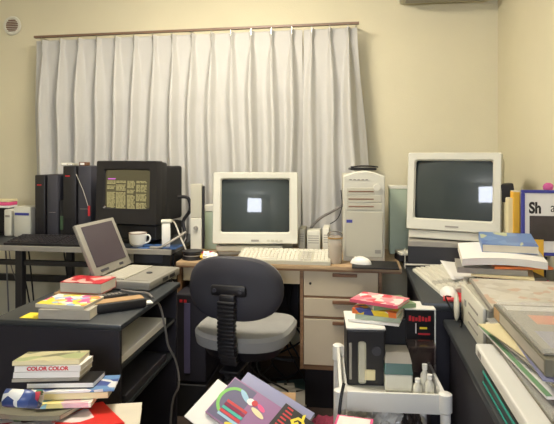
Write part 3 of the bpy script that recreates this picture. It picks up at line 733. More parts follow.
z = stack([
 dict(label='tan weekly comic in the middle of the left pile, jutting out to the right', w=.2, d=.15, h=.014, cover='crm', pages='pages2', rz=R(15), dx=.035, dy=.02),
 dict(label='thin blue and white magazine in the middle of the left pile', w=.2, d=.15, h=.005, cover=art('blue_art', [(70, 90, 160), (232, 232, 236), (235, 235, 235), (190, 60, 70), (110, 150, 200)], 20), pages='paper', rz=R(18), dx=.045, dy=.02),
 dict(label='dark-covered comic with a white page edge, fifth from the top of the left pile', w=.165, d=.12, h=.014, cover='ink', pages='paper', rz=R(12), dx=.015, dy=.02, spine='back'),
 dict(label='grey-mauve comic fourth from the top of the left pile', w=.165, d=.12, h=.008, cover='pages2', pages='pages2', rz=R(14), dx=-.028, dy=.02),
 dict(label='white-spined comic third from the top of the left pile', w=.165, d=.12, h=.014, cover='paper', pages='pages', rz=R(12), dx=-.024, dy=.02),
 ], x0, y0, z, g)
b = book('comic with bright red lettering on its spine near the top of the left pile', (x0-.022, y0+.02, z), R(12), .165, .12, .014, 'paper', 'pages', 'paperback_book', 'book', g)
text('spine_lettering', 'COLOR COLOR', .0125, 'red', b, T(-.0, -.0602, .007) @ FRONT @ Matrix.Diagonal((1.15, 1, 1, 1)), bold=.0006)
z += .0152
book('cream comic with a faded green cover on top of the left pile', (x0-.032, y0+.022, z), R(15), .165, .12, .011, 'crm', 'pages', 'paperback_book', 'book', g, top=art('green_art', [(170, 180, 130), (206, 200, 160), (120, 120, 90), (200, 190, 150)], 20))
# rolled magazine at the left
t = thing('rolled_magazine', 'rolled-up blue, white and green comic at the left of the pile', 'magazine', (-.762, 1.140, .560), R(12), ry=R(4))
m = MB(); sp = []
for k in range(60):
    a = k/59*2*PI*2.1; r_ = .012+.011*k/59; sp.append((r_*math.cos(a), r_*math.sin(a)+.024))
m.loft([[(-.04, y, z_) for y, z_ in sp], [(.04, y, z_) for y, z_ in sp]], False, False, closed=False)
o = m.build('rolled_pages', art('roll_art', [(56, 76, 130), (70, 90, 150), (236, 238, 236), (236, 238, 236), (60, 140, 90), (190, 60, 80)], 38), t, True)
md = o.modifiers.new('thick', 'SOLIDIFY'); md.thickness = .0015

bpy.context.view_layer.update()
PV = Matrix.Translation((x0, 1.22, .548)) @ Matrix.Rotation(YAW, 4, 'Z') @ Matrix.Rotation(R(-9), 4, 'X') @ Matrix.Rotation(-YAW, 4, 'Z') @ Matrix.Translation((-x0, -1.22, -.485))
for o in list(COL.objects):
    if o.get('group') == 'comics piled at the lower left' or o.name.startswith('rolled_magazine'): o.matrix_basis = PV @ o.matrix_basis
# ------------------------------------------------------------------ centre foreground magazines
t = thing('storage_box', 'slant-topped cardboard box holding up the magazines at the bottom centre', 'box', (0, 0, 0))
TILT = R(34); O0 = at(262, 400, Y=1.60)
PL = Matrix.Translation(O0) @ Matrix.Rotation(YAW*.6, 4, 'Z') @ Matrix.Rotation(TILT, 4, 'X')
t.location = (O0.x, O0.y, 0); t.rotation_euler.z = YAW*.6
zz = O0.z-.042; ty = math.tan(TILT)
MB().loft([[(-.13, -.13, 0), (.10, -.13, 0), (.10, .06, 0), (-.13, .06, 0)], [(-.13, -.13, zz-.13*ty), (.10, -.13, zz-.13*ty), (.10, .06, zz+.06*ty), (-.13, .06, zz+.06*ty)]]).build('box_body', 'cardb', t)
g = 'magazines at the bottom centre'
def placed(P1, ang, lift, w, d, h, label, cover, pages, top=None, name='magazine'):
    """P1 = where the far-left corner shows; laid on the slanted box, lift above it; long edge turned by ang"""
    n = PL.to_3x3() @ Vector((0, 0, 1)); p0 = O0+n*(lift+h)
    dr = at(*P1, Y=1)-camo.location; k = (p0-camo.location).dot(n)/dr.dot(n); c0 = camo.location+dr*k
    Q = PL.to_3x3() @ Matrix.Rotation(ang, 3, 'Z')
    ctr = c0 + Q @ Vector((w/2, -d/2, -h))
    o = book(label, ctr, 0, w, d, h, cover, pages, name, 'magazine', g, spine='back', top=top)
    o.rotation_euler = Q.to_euler(); return o
placed((248, 372), R(-32), -.040, .25, .182, .016, 'plain lavender-blue thick catalogue at the bottom centre, under the others', 'lav', 'pages')
placed((218, 379), R(-34), -.0225, .21, .15, .005, 'white magazine sticking out at the left of the centre magazines', 'paper', 'paper')
mg = placed((235, 377), R(-33), -.0165, .21, .140, .009, 'purple magazine with a colourful abstract cover at the bottom centre', 'purple', 'pages')
SC = .70
# abstract cover shapes (local x along the long edge from far-left corner, y up = far edge)
def blob(cx, cy, rx, ry, mm, nm='cover_shape', a=0, zz=.0094, n=20, arc=None, th=None):
    m = MB()
    if arc is None:
        pl = [(cx+rx*math.cos(2*PI*k/n)*math.cos(a)-ry*math.sin(2*PI*k/n)*math.sin(a), cy+rx*math.cos(2*PI*k/n)*math.sin(a)+ry*math.sin(2*PI*k/n)*math.cos(a)) for k in range(n)]
        m.prism(pl, zz, zz+.0004)
    else:
        A0, A1 = arc; N = 16
        lo = [[(cx+(rx+s_)*math.cos(R(A0+(A1-A0)*k/N)), cy+(ry+s_)*math.sin(R(A0+(A1-A0)*k/N)), z_) for s_, z_ in ((0, zz), (th, zz), (th, zz+.0004), (0, zz+.0004))] for k in range(N+1)]
        m.loft(lo)
    return m.build(nm, mm, mg)
MB().box(-.138, -.02, -.1, .100, .0091, .0093).build('cover_shape', 'lpurp', mg)
blob(-.075, .0, .055, .062, 'lime', arc=(70, 250), th=.014)
blob(-.05, .055, .035, .012, 'skyl', a=R(-30), zz=.0096)
blob(-.015, .048, .018, .016, 'white', zz=.0100)
blob(.002, .052, .013, .014, 'red', zz=.0104)
for k, (mm) in enumerate(('red', 'magenta', 'teal', 'red', 'skyl')):
    MB().box(-.10, -.0, -.012-k*.017, .001-k*.017, .0097+k*.0001, .0101+k*.0001).build('cover_shape', mm, mg)
blob(.035, .022, .034, .012, 'crm', a=R(-12), zz=.0100)
blob(.035, .05, .022, .010, 'pink', a=R(-20), zz=.0097)
blob(-.03, -.09, .02, .008, 'ylet', a=R(20), zz=.0108)
for ch in mg.children:
    if ch.name.startswith('cover_shape'): ch.data.transform(Matrix.Diagonal((.74, .66, 1, 1)))
bk = placed((286, 403), R(-36), -.0065, .15, .12, .005, 'black magazine with yellow lettering at the bottom centre', 'ink', 'pages')
text('cover_lettering', 'EY', .042, 'ylet', bk, T(-.006, .034, .0052) @ Matrix.Rotation(R(56), 4, 'Z'), bold=.002)
m = MB()
for k in range(9):
    m.box(-.062, -.042+.004*(k % 3), .05-k*.012, .055-k*.012, .0052, .0057)
m.build('title_strip', 'red', bk)

# ------------------------------------------------------------------ office chair
cc = at(243, 290, Y=2.08)
t = thing('office_chair', 'grey office chair with a dark plastic back seen from behind', 'chair', (at(243, 300, Y=2.1).x-.043, 2.24, 0), R(-7))
CHAIR = t
# back shell: rounded, wider at the bottom
def backloop(y, s, dz=0):
    out = []; n = 40
    for k in range(n):
        a = 2*PI*k/n; cx = math.cos(a); sz = math.sin(a)
        x = .206*math.copysign(abs(cx)**.72, cx)*(1-.09*max(0, sz)) ; z = .131*math.copysign(abs(sz)**.78, sz)
        out.append((x*s, y+.05*(x*s/.213)**2, .681+z*s+dz))
    return out
MB().loft([backloop(-.125, .001), backloop(-.125, .5), backloop(-.122, .85), backloop(-.115, .96), backloop(-.10, 1.0), backloop(-.085, .99)], True, True).build('back_shell', 'charcoal', t, True)
MB().loft([backloop(-.084, .97), backloop(-.06, .96), backloop(-.045, .88), backloop(-.04, .5)], True, True).build('back_cushion', 'seat', t, True)
def seatloop(z, s, dy=0):
    n = 40; out = []
    for k in range(n):
        a = 2*PI*k/n; cx = math.cos(a); sy = math.sin(a)
        x = .213*math.copysign(abs(cx)**.65, cx); y = .21*math.copysign(abs(sy)**.65, sy)
        out.append((x*s, .10+dy+y*s, z+.03*(x*s/.225)**2*.4))
    return out
MB().loft([seatloop(.415, .85), seatloop(.423, .96), seatloop(.445, .98), seatloop(.465, .985), seatloop(.48, .93), seatloop(.483, .6), seatloop(.478, .2)], True, True).build('seat', 'seat', t, True)
MB().loft([seatloop(.365, .6), seatloop(.375, .76), seatloop(.4145, .84)], True, True).build('seat_shell', 'black', t, True)
# spine with bellows
m = MB(); n = 17
for k in range(n):
    z = .64-k*.0155; yb = -.158+.05*max(0, (k-9)/8)**2
    m.box(-.036+.001*(k % 2), .036-.001*(k % 2), yb-.018, yb+.018, z-.006, z+.006, .003)
    m.box(-.031, .031, yb-.013, yb+.013, z-.0105, z-.006)
m.build('bellows', 'black', t, True)
MB().box(-.075, .075, -.15, -.127, .660, .705, .011).box(-.032, .032, -.165, -.13, .638, .67, .006).build('bracket', 'black', t, True)
for x in (-.055, .055): MB().cyl((x, -.156, .684), .008, .006, axis='y').build('screw', 'charcoal', t)
MB().box(-.04, .04, -.14, .10, .345, .362, .006).build('seat_arm', 'black', t, True)
MB().lathe([(.028, .12), (.028, .25), (.018, .25), (.018, .344)], 20, T(0, .1, 0)).build('gas_column', 'black', t, True)
MB().tube([(.06, .08, .36), (.16, .07, .35), (.22, .06, .355)], .006).build('lever', 'black', t)
for k in range(5):
    a = R(90+72*k+10); dx, dy = math.cos(a), math.sin(a)
    l = MB().loft([[(.02*-dy+.0*dx, .1+.02*dx, .09), (.02*dy, .1-.02*dx, .09), (.02*dy, .1-.02*dx, .13), (-.02*dy, .1+.02*dx, .13)],
               [(.27*dx-.015*dy, .1+.27*dy+.015*dx, .055), (.27*dx+.015*dy, .1+.27*dy-.015*dx, .055), (.27*dx+.015*dy, .1+.27*dy-.015*dx, .08), (.27*dx-.015*dy, .1+.27*dy+.015*dx, .08)]]).build('foot_arm', 'black', t)
    MB().cyl((-.012, 0, 0), .025, .024, axis='x', mx=T(.27*dx, .1+.27*dy, .026) @ Matrix.Rotation(a, 4, 'Z')).build('caster', 'black2', l)

# ------------------------------------------------------------------ white plastic cart
cx0, cx1, cy0, cy1 = -.058, .262, 1.66, 2.06; CZ = .505
t = thing('rolling_cart', 'white plastic cart with open trays in front of the drawers', 'cart', ((cx0+cx1)/2, (cy0+cy1)/2, 0), R(3))
W = (cx1-cx0)/2; D = (cy1-cy0)/2
def tray(z, name='tray'):
    m = MB(); m.box(-W+.012, W-.012, -D+.012, D-.012, z-.045, z-.038)
    m.box(-W+.015, W-.015, -D, -D+.011, z-.06, z, .003).box(-W+.015, W-.015, D-.011, D, z-.06, z, .003)
    m.box(-W, -W+.011, -D+.015, D-.015, z-.06, z, .003).box(W-.011, W, -D+.015, D-.015, z-.06, z, .003)
    return m.build(name, 'white', t, True)
tray(CZ); tray(.26)
for x in (-1, 1):
    for y in (-1, 1):
        MB().lathe([(.017, .05), (.0155, CZ-.055), (.020, CZ-.05), (.020, CZ+.002), (.014, CZ+.006)], 16, T(x*(W-.004), y*(D-.004), 0)).build('post', 'white', t, True)
        MB().cyl((-.01, 0, 0), .024, .02, axis='x', mx=T(x*(W-.004), y*(D-.004), .024)).build('caster', 'greypl', t)
TZ = CZ-.0375
# contents
p = at(366, 378, Y=1.80)
def loc2(px, Y): return at(px, 360, Y=Y).x
t = thing('drive_enclosure', 'black two-bay disk drive standing at the left of the cart tray', 'device', (loc2(366, 1.79), 1.79, TZ+.0008), R(4))
MB().box(-.062, .062, 0, .19, 0, .182, .005).build('casing', 'black', t)
MB().box(-.055, -.046, -.004, -.0005, .02, .14, .002).build('slot_plate', 'greypl', t)
MB().box(-.026, .0, -.006, -.0005, .01, .145, .008).build('slot_plate', 'beige2', t)
MB().box(-.005, .03, -.007, -.0065+.006, .02, .055, .003).build('slot_plate', 'crm', t)
MB().cyl((.034, -.006, .115), .015, .005, axis='y').build('dial', 'charcoal', t, True)
MB().box(-.064, .064, -.002, .195, .183, .189, .002).build('top_plate', 'white', t)
BKZ = TZ+.0008+.190
t = thing('software_box', 'black product box with red lettering at the back right of the cart tray', 'box', (loc2(422, 1.93)-.003, 1.93, TZ+.0008), R(3))
MB().box(-.055, .045, 0, .10, 0, .215, .002).build('box_body', 'ink', t)
MB().box(.0455, .05, -.002, .102, 0, .2155, .001).build('white_edge', 'white', t)
MB().box(-.056, .05, -.002, .102, .216, .220, .001).build('white_edge', 'white', t)
m = MB()
for k in range(7): m.box(-.042+k*.011, -.034+k*.011, -.0012, -.0004, .178-.002*(k % 2), .196-.003*(k % 3), mx=None)
m.build('red_lettering', 'red', t)
MB().box(-.02, -.016, -.0012, -.0004, .135, .17).build('white_line', 'paper', t)
MB().box(-.005, .02, -.0012, -.0004, .150, .157).build('yellow_line', 'ylet', t)
MB().box(-.01, .03, -.0012, -.0004, .130, .136).build('red_line', 'red', t)
t = thing('label_printer', 'beige and dark green plastic device in the middle of the cart tray', 'device', (loc2(398, 1.77), 1.755, TZ+.0008), R(2))
MB().box(-.042, .045, 0, .12, 0, .055, .005).build('lower_casing', 'beige', t)
MB().loft([[(-.044, 0, .056), (.046, 0, .056), (.046, .12, .056), (-.044, .12, .056)], [(-.04, .01, .088), (.042, .01, .088), (.042, .115, .088), (-.04, .115, .088)]]).build('green_window', mat('bottle_green', (40, 84, 72), .3, .05), t)
MB().loft([[(-.042, .008, .0885), (.044, .008, .0885), (.044, .118, .0885), (-.042, .118, .0885)], [(-.036, .035, .115), (.038, .035, .115), (.038, .105, .115), (-.036, .105, .115)]]).build('upper_casing', 'greypl', t)
for k, (px, Y, hh, lb) in enumerate(((419, 1.725, .06, 'short white bottle at the front right corner of the cart tray'), (426, 1.78, .085, 'tall white bottle leaning at the right of the cart tray'), (431, 1.74, .068, 'white bottle nearest the right rim of the cart tray'))):
    t = thing('plastic_bottle', lb, 'bottle', (loc2(px, Y)-.004, Y, TZ+.0008), 0, 'white bottles on the cart')
    MB().lathe([(0, 0), (.0125, 0), (.0135, .003), (.0135, hh*.6), (.007, hh*.75), (.007, hh*.8)], 16).build('bottle_body', 'cream', t, True)
    MB().lathe([(.0, hh*.8+.0003), (.0085, hh*.8+.0003), (.0085, hh), (0, hh)], 16).build('cap', 'white', t, True)
# dark transparent container right
a = loc2(424, 1.86)
t = thing('plastic_case', 'smoky clear plastic case in front of the black product box on the cart', 'case', (a-.002, 1.835, TZ+.0008), R(3))
MB().box(-.05, .04, 0, .07, 0, .115, .004).build('case_body', clearmat('smoky_plastic', (60, 48, 46), .55), t)
MB().box(-.05, .04, -.002, .072, .116, .122, .002).build('lid', clearmat('smoky_lid', (80, 66, 62), .6), t)
# books on the drive
g = 'books on the cart'
xb = loc2(380, 1.87)
t = thing('hard_case', 'black box behind the drive and the green device, under the books on the cart', 'box', (loc2(393, 1.92), 1.905, TZ+.0008), R(3))
MB().box(-.045, .045, 0, .125, 0, .183, .004).build('case_body', 'black2', t)
MB().box(-.046, .046, -.001, .126, .1835, .1895, .002).build('lid', 'black', t)
z = BKZ+.0015
z = stack([dict(label='white thin book at the bottom of the pile on the cart', w=.17, d=.125, h=.008, cover='paper', rz=R(-12), dx=-.012),
 dict(label='grey book second from the bottom of the pile on the cart', w=.15, d=.115, h=.015, cover='greenish', pages='pages', rz=R(-10), dx=.0),
 dict(label='book with a yellow and blue cover third in the pile on the cart', w=.15, d=.115, h=.018, cover=art('yb_art', [(232, 200, 60), (232, 200, 60), (70, 80, 140), (226, 220, 200), (232, 120, 60)], 30), pages='pages', rz=R(-16), dx=-.006),
 dict(label='green-edged paperback just under the pink comic on the cart', w=.155, d=.115, h=.014, cover=mat('sage_cover', (130, 156, 116), .6, .05), pages='pages', rz=R(22), dx=.028, dy=.02),
 dict(label='pink and white comic on top of the pile on the cart', w=.17, d=.12, h=.010, cover=mat('pink_cover', (222, 96, 120), .5, .05), pages='pages', rz=R(-24), dx=.0, dy=.0, top=art('pink_art', [(232, 150, 160), (240, 220, 214), (214, 60, 80), (236, 170, 170), (246, 232, 226), (226, 110, 130)], 34))],
 xb, 1.89, z, g)
# lower tray contents
crumple('plastic_bag', 'crumpled white plastic bag on the lower tray of the cart', 'bag', (.055, 1.88, .2235), .115, .13, .12, 'bag', 9, .45, 4, 4)
crumple('plastic_bag', 'dark crumpled bag on the lower tray of the cart, right side', 'bag', (.175, 1.90, .2235), .055, .12, .10, mat('dark_bag', (70, 62, 58), .4, .1), 11, .3, 4, 4)
a = at(355, 418, Y=1.45)
t = thing('storage_box', 'low box under the pink-framed sheet in front of the cart', 'box', (a.x+.0, 1.49, 0), R(-4))
MB().box(-.045, .045, -.04, .04, 0, .47, .003).build('box_body', 'cardb', t)
t.scale = (1, 1, 1)
zt2 = at(350, 420, Y=1.50).z
t.children[0].scale = (1, 1, (zt2-.004)/.47)
t = thing('framed_card', 'pink-bordered white card at the bottom edge in front of the cart', 'card', (a.x, 1.47, zt2), R(-8))
MB().box(-.055, .045, -.055, .045, 0, .003, .001).build('card_border', 'pink', t)
MB().box(-.048, .038, -.048, .038, .0031, .0038).build('card_face', 'paper', t)
o = MB().tube([at(344, 383, Y=1.64), at(341, 398, Y=1.62), at(338, 424, Y=1.60)], .005, 8).build('cable', 'cableb'); tag(o, 'black cable hanging over the front left corner of the cart', 'cable')

# ------------------------------------------------------------------ right: books on the black desk
g = 'books and papers on the right desk'
sx = .50; sy = 2.13
z = DZ+.001
def bk2(label, px0, px1, ymid, z, d, h, cover, pages='pages', rz=0, top=None, name='magazine', cat='magazine', spine='front', bend=0, rx=0):
    a = at(px0, 250, Y=ymid-d/2); b = at(px1, 250, Y=ymid-d/2); w = b.x-a.x
    w = min(w, 2*(XR-.02-(a.x+b.x)/2))
    return book(label, ((a.x+b.x)/2, ymid, z), rz, w, d, h, cover, pages, name, cat, g, rx=rx, spine=spine, top=top, bend=bend)
# standing riser of flat stuff, bottom up
L = [
 ('grey paper stack flat on the right desk at the very bottom of the pile', 490, 552, 2.12, .16, .020, 'pages2', 'pages2', R(4), None),
 ('thick white-paged book low in the right pile', 484, 536, 2.12, .17, .028, 'greypl', 'pages', R(-9), None),
 ('thin red book near the bottom of the right pile', 500, 552, 2.13, .16, .012, 'red', 'pages', R(6), None),
 ('olive-covered book in the middle of the right pile', 484, 545, 2.14, .17, .014, 'olive', 'pages', R(9), None),
 ('thin cream booklet jutting forward in the middle of the right pile', 478, 540, 2.11, .17, .006, 'crm', 'pages', R(-15), None),
 ('flat grey magazine jutting left from the right pile', 461, 530, 2.15, .18, .020, 'greypl', 'pages2', R(-7), None),
 ('orange-brown magazine between the grey one and the large white one', 492, 552, 2.15, .18, .008, 'orange', 'pages2', R(5), None),
 ('large white magazine under the blue book on the right pile', 466, 550, 2.15, .21, .0262, 'paper', 'pages', R(-6), None),
]
for lb, a_, b_, ym, d_, h_, cv, pg, rz, tp in L:
    tl = R(7) if h_ == .0262 else 0
    if tl: z += .020
    bk2(lb, a_, b_, ym, z, d_, h_, cv, pg, rz, tp, rx=tl, bend=-.010 if tl else 0); z += h_+.0014
bk2('blue-covered book on top of the right pile', 486, 541, 2.19, z+.005, .17, .030, 'coverb', 'pages', R(-8), art('blue_book_art', [(104, 134, 186), (104, 134, 186), (120, 150, 196), (104, 134, 186), (190, 196, 160), (96, 120, 176)], 24), 'paperback_book', 'book', 'left', rx=R(8))
ZTOP = z
# red item in pile at right
a = at(549, 268, Y=2.03)
# papers sliding at left
o = MB(); 
def sheet(label, corners, z, mm, name='paper_sheet', curl=.01, th=.0012):
    """corners given as spots on the surface; a slightly curled sheet"""
    P = [at(x, y, z=z) for x, y in corners]; n = 8; g_ = bmesh.new(); G = []
    for j in range(n+1):
        row = []
        for i in range(n+1):
            u = i/n; v = j/n; p = (P[0]*(1-u)+P[1]*u)*(1-v)+(P[3]*(1-u)+P[2]*u)*v
            row.append(g_.verts.new((p.x, p.y, z+curl*(2*u-1)**2*(.5+.5*v)+.0008)))
        G.append(row)
    for j in range(n):
        for i in range(n): g_.faces.new((G[j][i], G[j][i+1], G[j+1][i+1], G[j+1][i]))
    mb = MB(); mb.merge(g_); o_ = mb.build(name, mm, None, True); md = o_.modifiers.new('t', 'SOLIDIFY'); md.thickness = th; md.offset = 1
    return tag(o_, label, 'paper')
sheet('white sheet of paper hanging over the keyboard on the right desk', [(438, 258), (462, 248), (490, 274), (452, 282)], DZ+.034, 'paper')
sheet('white sheet of paper lying by the far end of the right keyboard', [(425, 240), (452, 236), (462, 246), (436, 250)], DZ+.012, 'paper')
o = MB().box(-.11, .11, -.06, .06, 0, .006, .001).build('thin_folder', 'red', None, loc=(.43, 2.045, DZ+.0008)); o.rotation_euler.z = R(-14); tag(o, 'thin red folder at the front edge of the right desk', 'folder')
o.location = (at(458, 279, z=DZ).x, 2.04, DZ+.0008); 
o.rotation_euler.z = R(-10)
mouse('cream mouse on the front corner of the right desk', (at(441, 281, z=DZ+.012).x-.0, 2.08, DZ+.001), R(10))

# binders by the right wall
yb = 2.30
def stand_on(px, Y): return at(px, 200, Y=Y).x
base = thing('desk_shelf', 'low dark shelf against the right wall under the binders', 'shelf', (.672, 2.50, DZ+.0005))
MB().box(-.085, .095, -.19, .19, .10, .112, .002).build('shelf_board', 'black', base)
for y in (-.185, .173): MB().box(-.083, .093, y, y+.012, 0, .0995, .001).build('leg', 'black', base)
SZ = DZ+.1135
BW = [(513.5, 520, 'yellow', 'bright yellow folder standing left of the blue magazine file', 192, 2.40), (508.5, 513, 'crm', 'thin cream book standing at the left end of the row by the wall', 199, 2.41)]
for px0, px1, mm, lb, top, Y in BW:
    a = at(px0, top, Y=Y); b = at(px1, top, Y=Y); w = b.x-a.x
    t = thing('standing_binder', lb, 'binder', (a.x+w/2, Y, SZ), 0, 'binders standing by the right wall')
    MB().box(-w/2, w/2, 0, .05, 0, a.z-SZ, .002).build('cover', mm, t)
    MB().box(-w/2+.002, w/2-.002, .002, .049, a.z-SZ, a.z-SZ+.004).build('page_block', 'pages', t)
# blue magazine file facing viewer
Y = 2.33; a = at(522, 190, Y=Y); b = at(560, 190, Y=Y); hh = a.z-SZ
t = thing('magazine_file', 'blue-framed display file with a white sheet and large black letters', 'file', (a.x, Y, SZ), 0)
w = min(b.x-a.x, XR-.01-a.x)
MB().box(0, w, 0, .02, hh-.012, hh, .002).box(0, .012, 0, .02, 0, hh-.013, .002).box(.013, w, 0, .02, 0, .012, .002).build('blue_frame', 'blueb', t)
MB().box(.013, w, .004, .018, .013, hh-.013, .001).build('white_sheet', 'paper', t)
text('lettering', 'Sh', .062, 'ink', t, T(.052, .0038, hh-.075) @ FRONT @ Matrix.Diagonal((.8, 1, 1, 1)), bold=.0025)
text('lettering', 'al', .055, 'ink', t, T(.125, .0038, hh-.072) @ FRONT @ Matrix.Diagonal((.8, 1, 1, 1)))
MB().box(.03, w-.002, .0005, .0035, .06, hh-.105, .001).build('picture', mat('dark_picture', (64, 58, 58), .4, .3, 18), t)
# yellow card in front
o = MB().box(-.0, .115, 0, .004, 0, .13, .001).build('yellow_envelope', 'yellow', None, loc=(at(514, 230, Y=2.285).x, 2.29, DZ+.0005)); tag(o, 'yellow envelope leaning in front of the blue display file', 'envelope')
o.scale = (1, 1, 1.42); o.location.x = min(o.location.x, XR-.13)
# small black camera on binders, pink object on top
t = thing('desk_gadget', 'small black gadget on a beige neck behind the binders', 'gadget', (at(514, 200, Y=2.55).x, 2.55, SZ), 0)
MB().lathe([(.03, 0), (.02, .17), (.022, .20)], 16).build('neck', 'beige2', t, True)
MB().box(-.028, .03, -.03, .03, .205, .285, .006, mx=Matrix.Rotation(R(-8), 4, 'Y')).build('head', 'black', t)
o = crumple('pink_toy', 'small pink object on top of the blue display file', 'toy', (at(548, 188, Y=2.345).x, 2.345, SZ+hh+.001), .02, .012, .02, mat('pink_plastic', (200, 90, 150), .5, .1), 4, .2)

# ------------------------------------------------------------------ near right table with PC and stack
t = thing('side_table', 'dark side table at the right foreground under the beige computer and papers', 'table', (0, 0, 0))
NZ = .65
MB().box(.305, XR-.012, 1.0, 1.955, NZ-.025, NZ, .006).build('table_top', 'desk', t, True)
MB().box(.325, .345, 1.02, 1.94, 0.0, NZ-.026, .002).build('side_panel', 'darkpanel', t)
MB().box(XR-.04, XR-.02, 1.02, 1.94, 0.0, NZ-.026, .002).build('side_panel', 'darkpanel', t)
t = thing('desktop_computer', 'beige desktop computer lying on the side table, drive slots facing left', 'computer', (.365, 1.63, NZ+.0005), 0)
MB().box(.012, .36, 0, .32, 0, .125, .005).build('casing', 'beige2', t)
MB().box(0, .0115, 0, .32, 0, .128, .005).build('front_panel', 'cream', t, True)
for y, z_ in ((.06, .09), (.06, .06), (.06, .03)): MB().box(-.002, .0, y, y+.13, z_, z_+.006).build('drive_slot', 'greypl', t)
MB().box(-.004, 0, .23, .25, .07, .09, .001).build('power_button', 'greypl', t)
# hanging oval piece (mouse cover) by the front: loop of cable
o = MB().tube([(.34, 2.01, .715), (.315, 1.965, .725), (.325, 1.955, .70), (.345, 1.945, .66), (.352, 1.90, .656), (.345, 1.86, .656)], .003, 8).build('cable', 'cableb'); tag(o, 'black cord dropping from the right desk beside the beige desktop computer', 'cable')
o = MB().lathe([(0, 0), (.02, .002), (.026, .008), (.02, .014), (0, .016)], 20, T(.352, 1.93, .70) @ Matrix.Rotation(PI/2, 4, 'Y') @ Matrix.Diagonal((1.9, 1, 1, 1)) @ T(0, 0, -.014)).build('oval_cover', 'cream', None, True); tag(o, 'oval cream plastic cover leaning on the beige desktop computer', 'cover')
# pile in front of / over the PC
g = 'papers and cases in the right foreground'
x1 = XR-.03
def slabthing(name, label, cat, x0, x1, y0, y1, z0, h, body, parts=(), rz=0, rx=0, ry=0, bev=.002):
    t = thing(name, label, cat, ((x0+x1)/2, (y0+y1)/2, z0), rz, g, rx, ry); w = (x1-x0)/2; d = (y1-y0)/2
    MB().box(-w, w, -d, d, 0, h, bev).build('body', body, t)
    for nm, (a0, a1, b0, b1, c0, c1), mm in parts: MB().box(-w+a0*2*w, -w+a1*2*w, -d+b0*2*d, -d+b1*2*d, c0, c1, .0004).build(nm, mm, t)
    return t
z = NZ+.001
slabthing('file_case', 'black file case with teal stripes at the bottom of the right foreground pile', 'case', .315, .70, 1.02, 1.40, z, .040, 'ink', (('teal_stripe', (-.004, 0, 0, 1, .030, .037), 'teal'), ('teal_stripe', (-.004, 0, 0, 1, .006, .011), 'teal')))
z += .0412
slabthing('white_box', 'flat white box above the teal-striped case at the lower right', 'box', .317, .69, 1.03, 1.50, z, .030, 'white', (('box_label', (-.003, 0, .86, .93, .008, .022), 'greypl'),), bev=.005)
z += .0312
slabthing('plastic_folder', 'clear plastic folder of papers on the flat white box', 'folder', .36, .69, 1.05, 1.50, z, .012, 'olive', (('clear_sleeve', (-.01, 1.0, 0, .8, .0125, .014), 'glassc'),))
z += .0155
slabthing('paper_folder', 'orange folder in the right foreground pile', 'folder', .385, .68, 1.02, 1.40, z, .006, 'orange', (('cover_sheet', (.1, .9, .3, .95, .0062, .007), 'paper'),), rz=R(5))
z += .0085
slabthing('paper_folder', 'white folder with a green stripe in the right foreground pile', 'folder', .352, .66, 1.12, 1.56, z, .007, 'paper', (('green_stripe', (-.004, .035, .0, 1, .0072, .0082), mat('green_stripe', (120, 160, 120), .5)),), rz=R(4))
z += .0098
slabthing('paper_sheaf', 'sheaf of white papers fanned above the green-striped folder', 'papers', .372, .68, 1.10, 1.54, z, .016, 'pages', rz=R(7))
z += .0175
zf = z
for k, (xa, ya, yb_, a_, mm, lb) in enumerate(((.356, 1.10, 1.50, 9, 'pages2', 'grey sheet fanned out lowest between the folders at the right'), (.362, 1.12, 1.54, 3, 'glassc', 'clear plastic sleeve poking out between the papers at the right'), (.350, 1.16, 1.50, 12, 'crm', 'cream sheet fanned out above the clear sleeve at the right'), (.37, 1.10, 1.50, -3, 'lav', 'lavender-grey sheet below the olive hardback at the right'))):
    slabthing('loose_sheet', lb, 'paper', xa, .64, ya, yb_, zf, .0022, mm, rz=R(a_), bev=0); zf += .0032
z = max(zf, NZ+.13)
slabthing('magazine', 'magazine lying across the beige desktop computer', 'magazine', .38, .70, 1.55, 1.93, z, .012, 'greypl', (('cover_print', (.02, .98, .02, .98, .0122, .0128), art('pc_mag', [(200, 196, 184), (206, 202, 192), (196, 190, 178), (196, 170, 150), (186, 180, 168), (206, 202, 192)], 30)),), rz=R(-3))
slabthing('hardback_book', 'olive hardback with a gold spine label in the right foreground', 'book', .368, .66, 1.12, 1.52, z, .035, 'olive', (('page_block', (-.001, 0, .02, .98, .006, .029), 'pages2'), ('spine_label', (-.006, -.0012, .84, .97, .004, .031), 'cardb')), rz=R(0))
z += .0365
t = slabthing('clear_case', 'clear plastic case with an orange sheet on top of the right foreground pile', 'case', .37, .66, 1.14, 1.50, z, .002, 'greyl', (('orange_sheet', (.18, .75, .55, .75, .0022, .003), 'orange'), ('white_sheet', (.05, .98, .86, .97, .0022, .003), 'paper'), ('lilac_sheet', (.1, .9, .1, .4, .0022, .003), 'lav'), ('clear_lid', (0, 1, 0, 1, .0045, .013), 'glassc')))

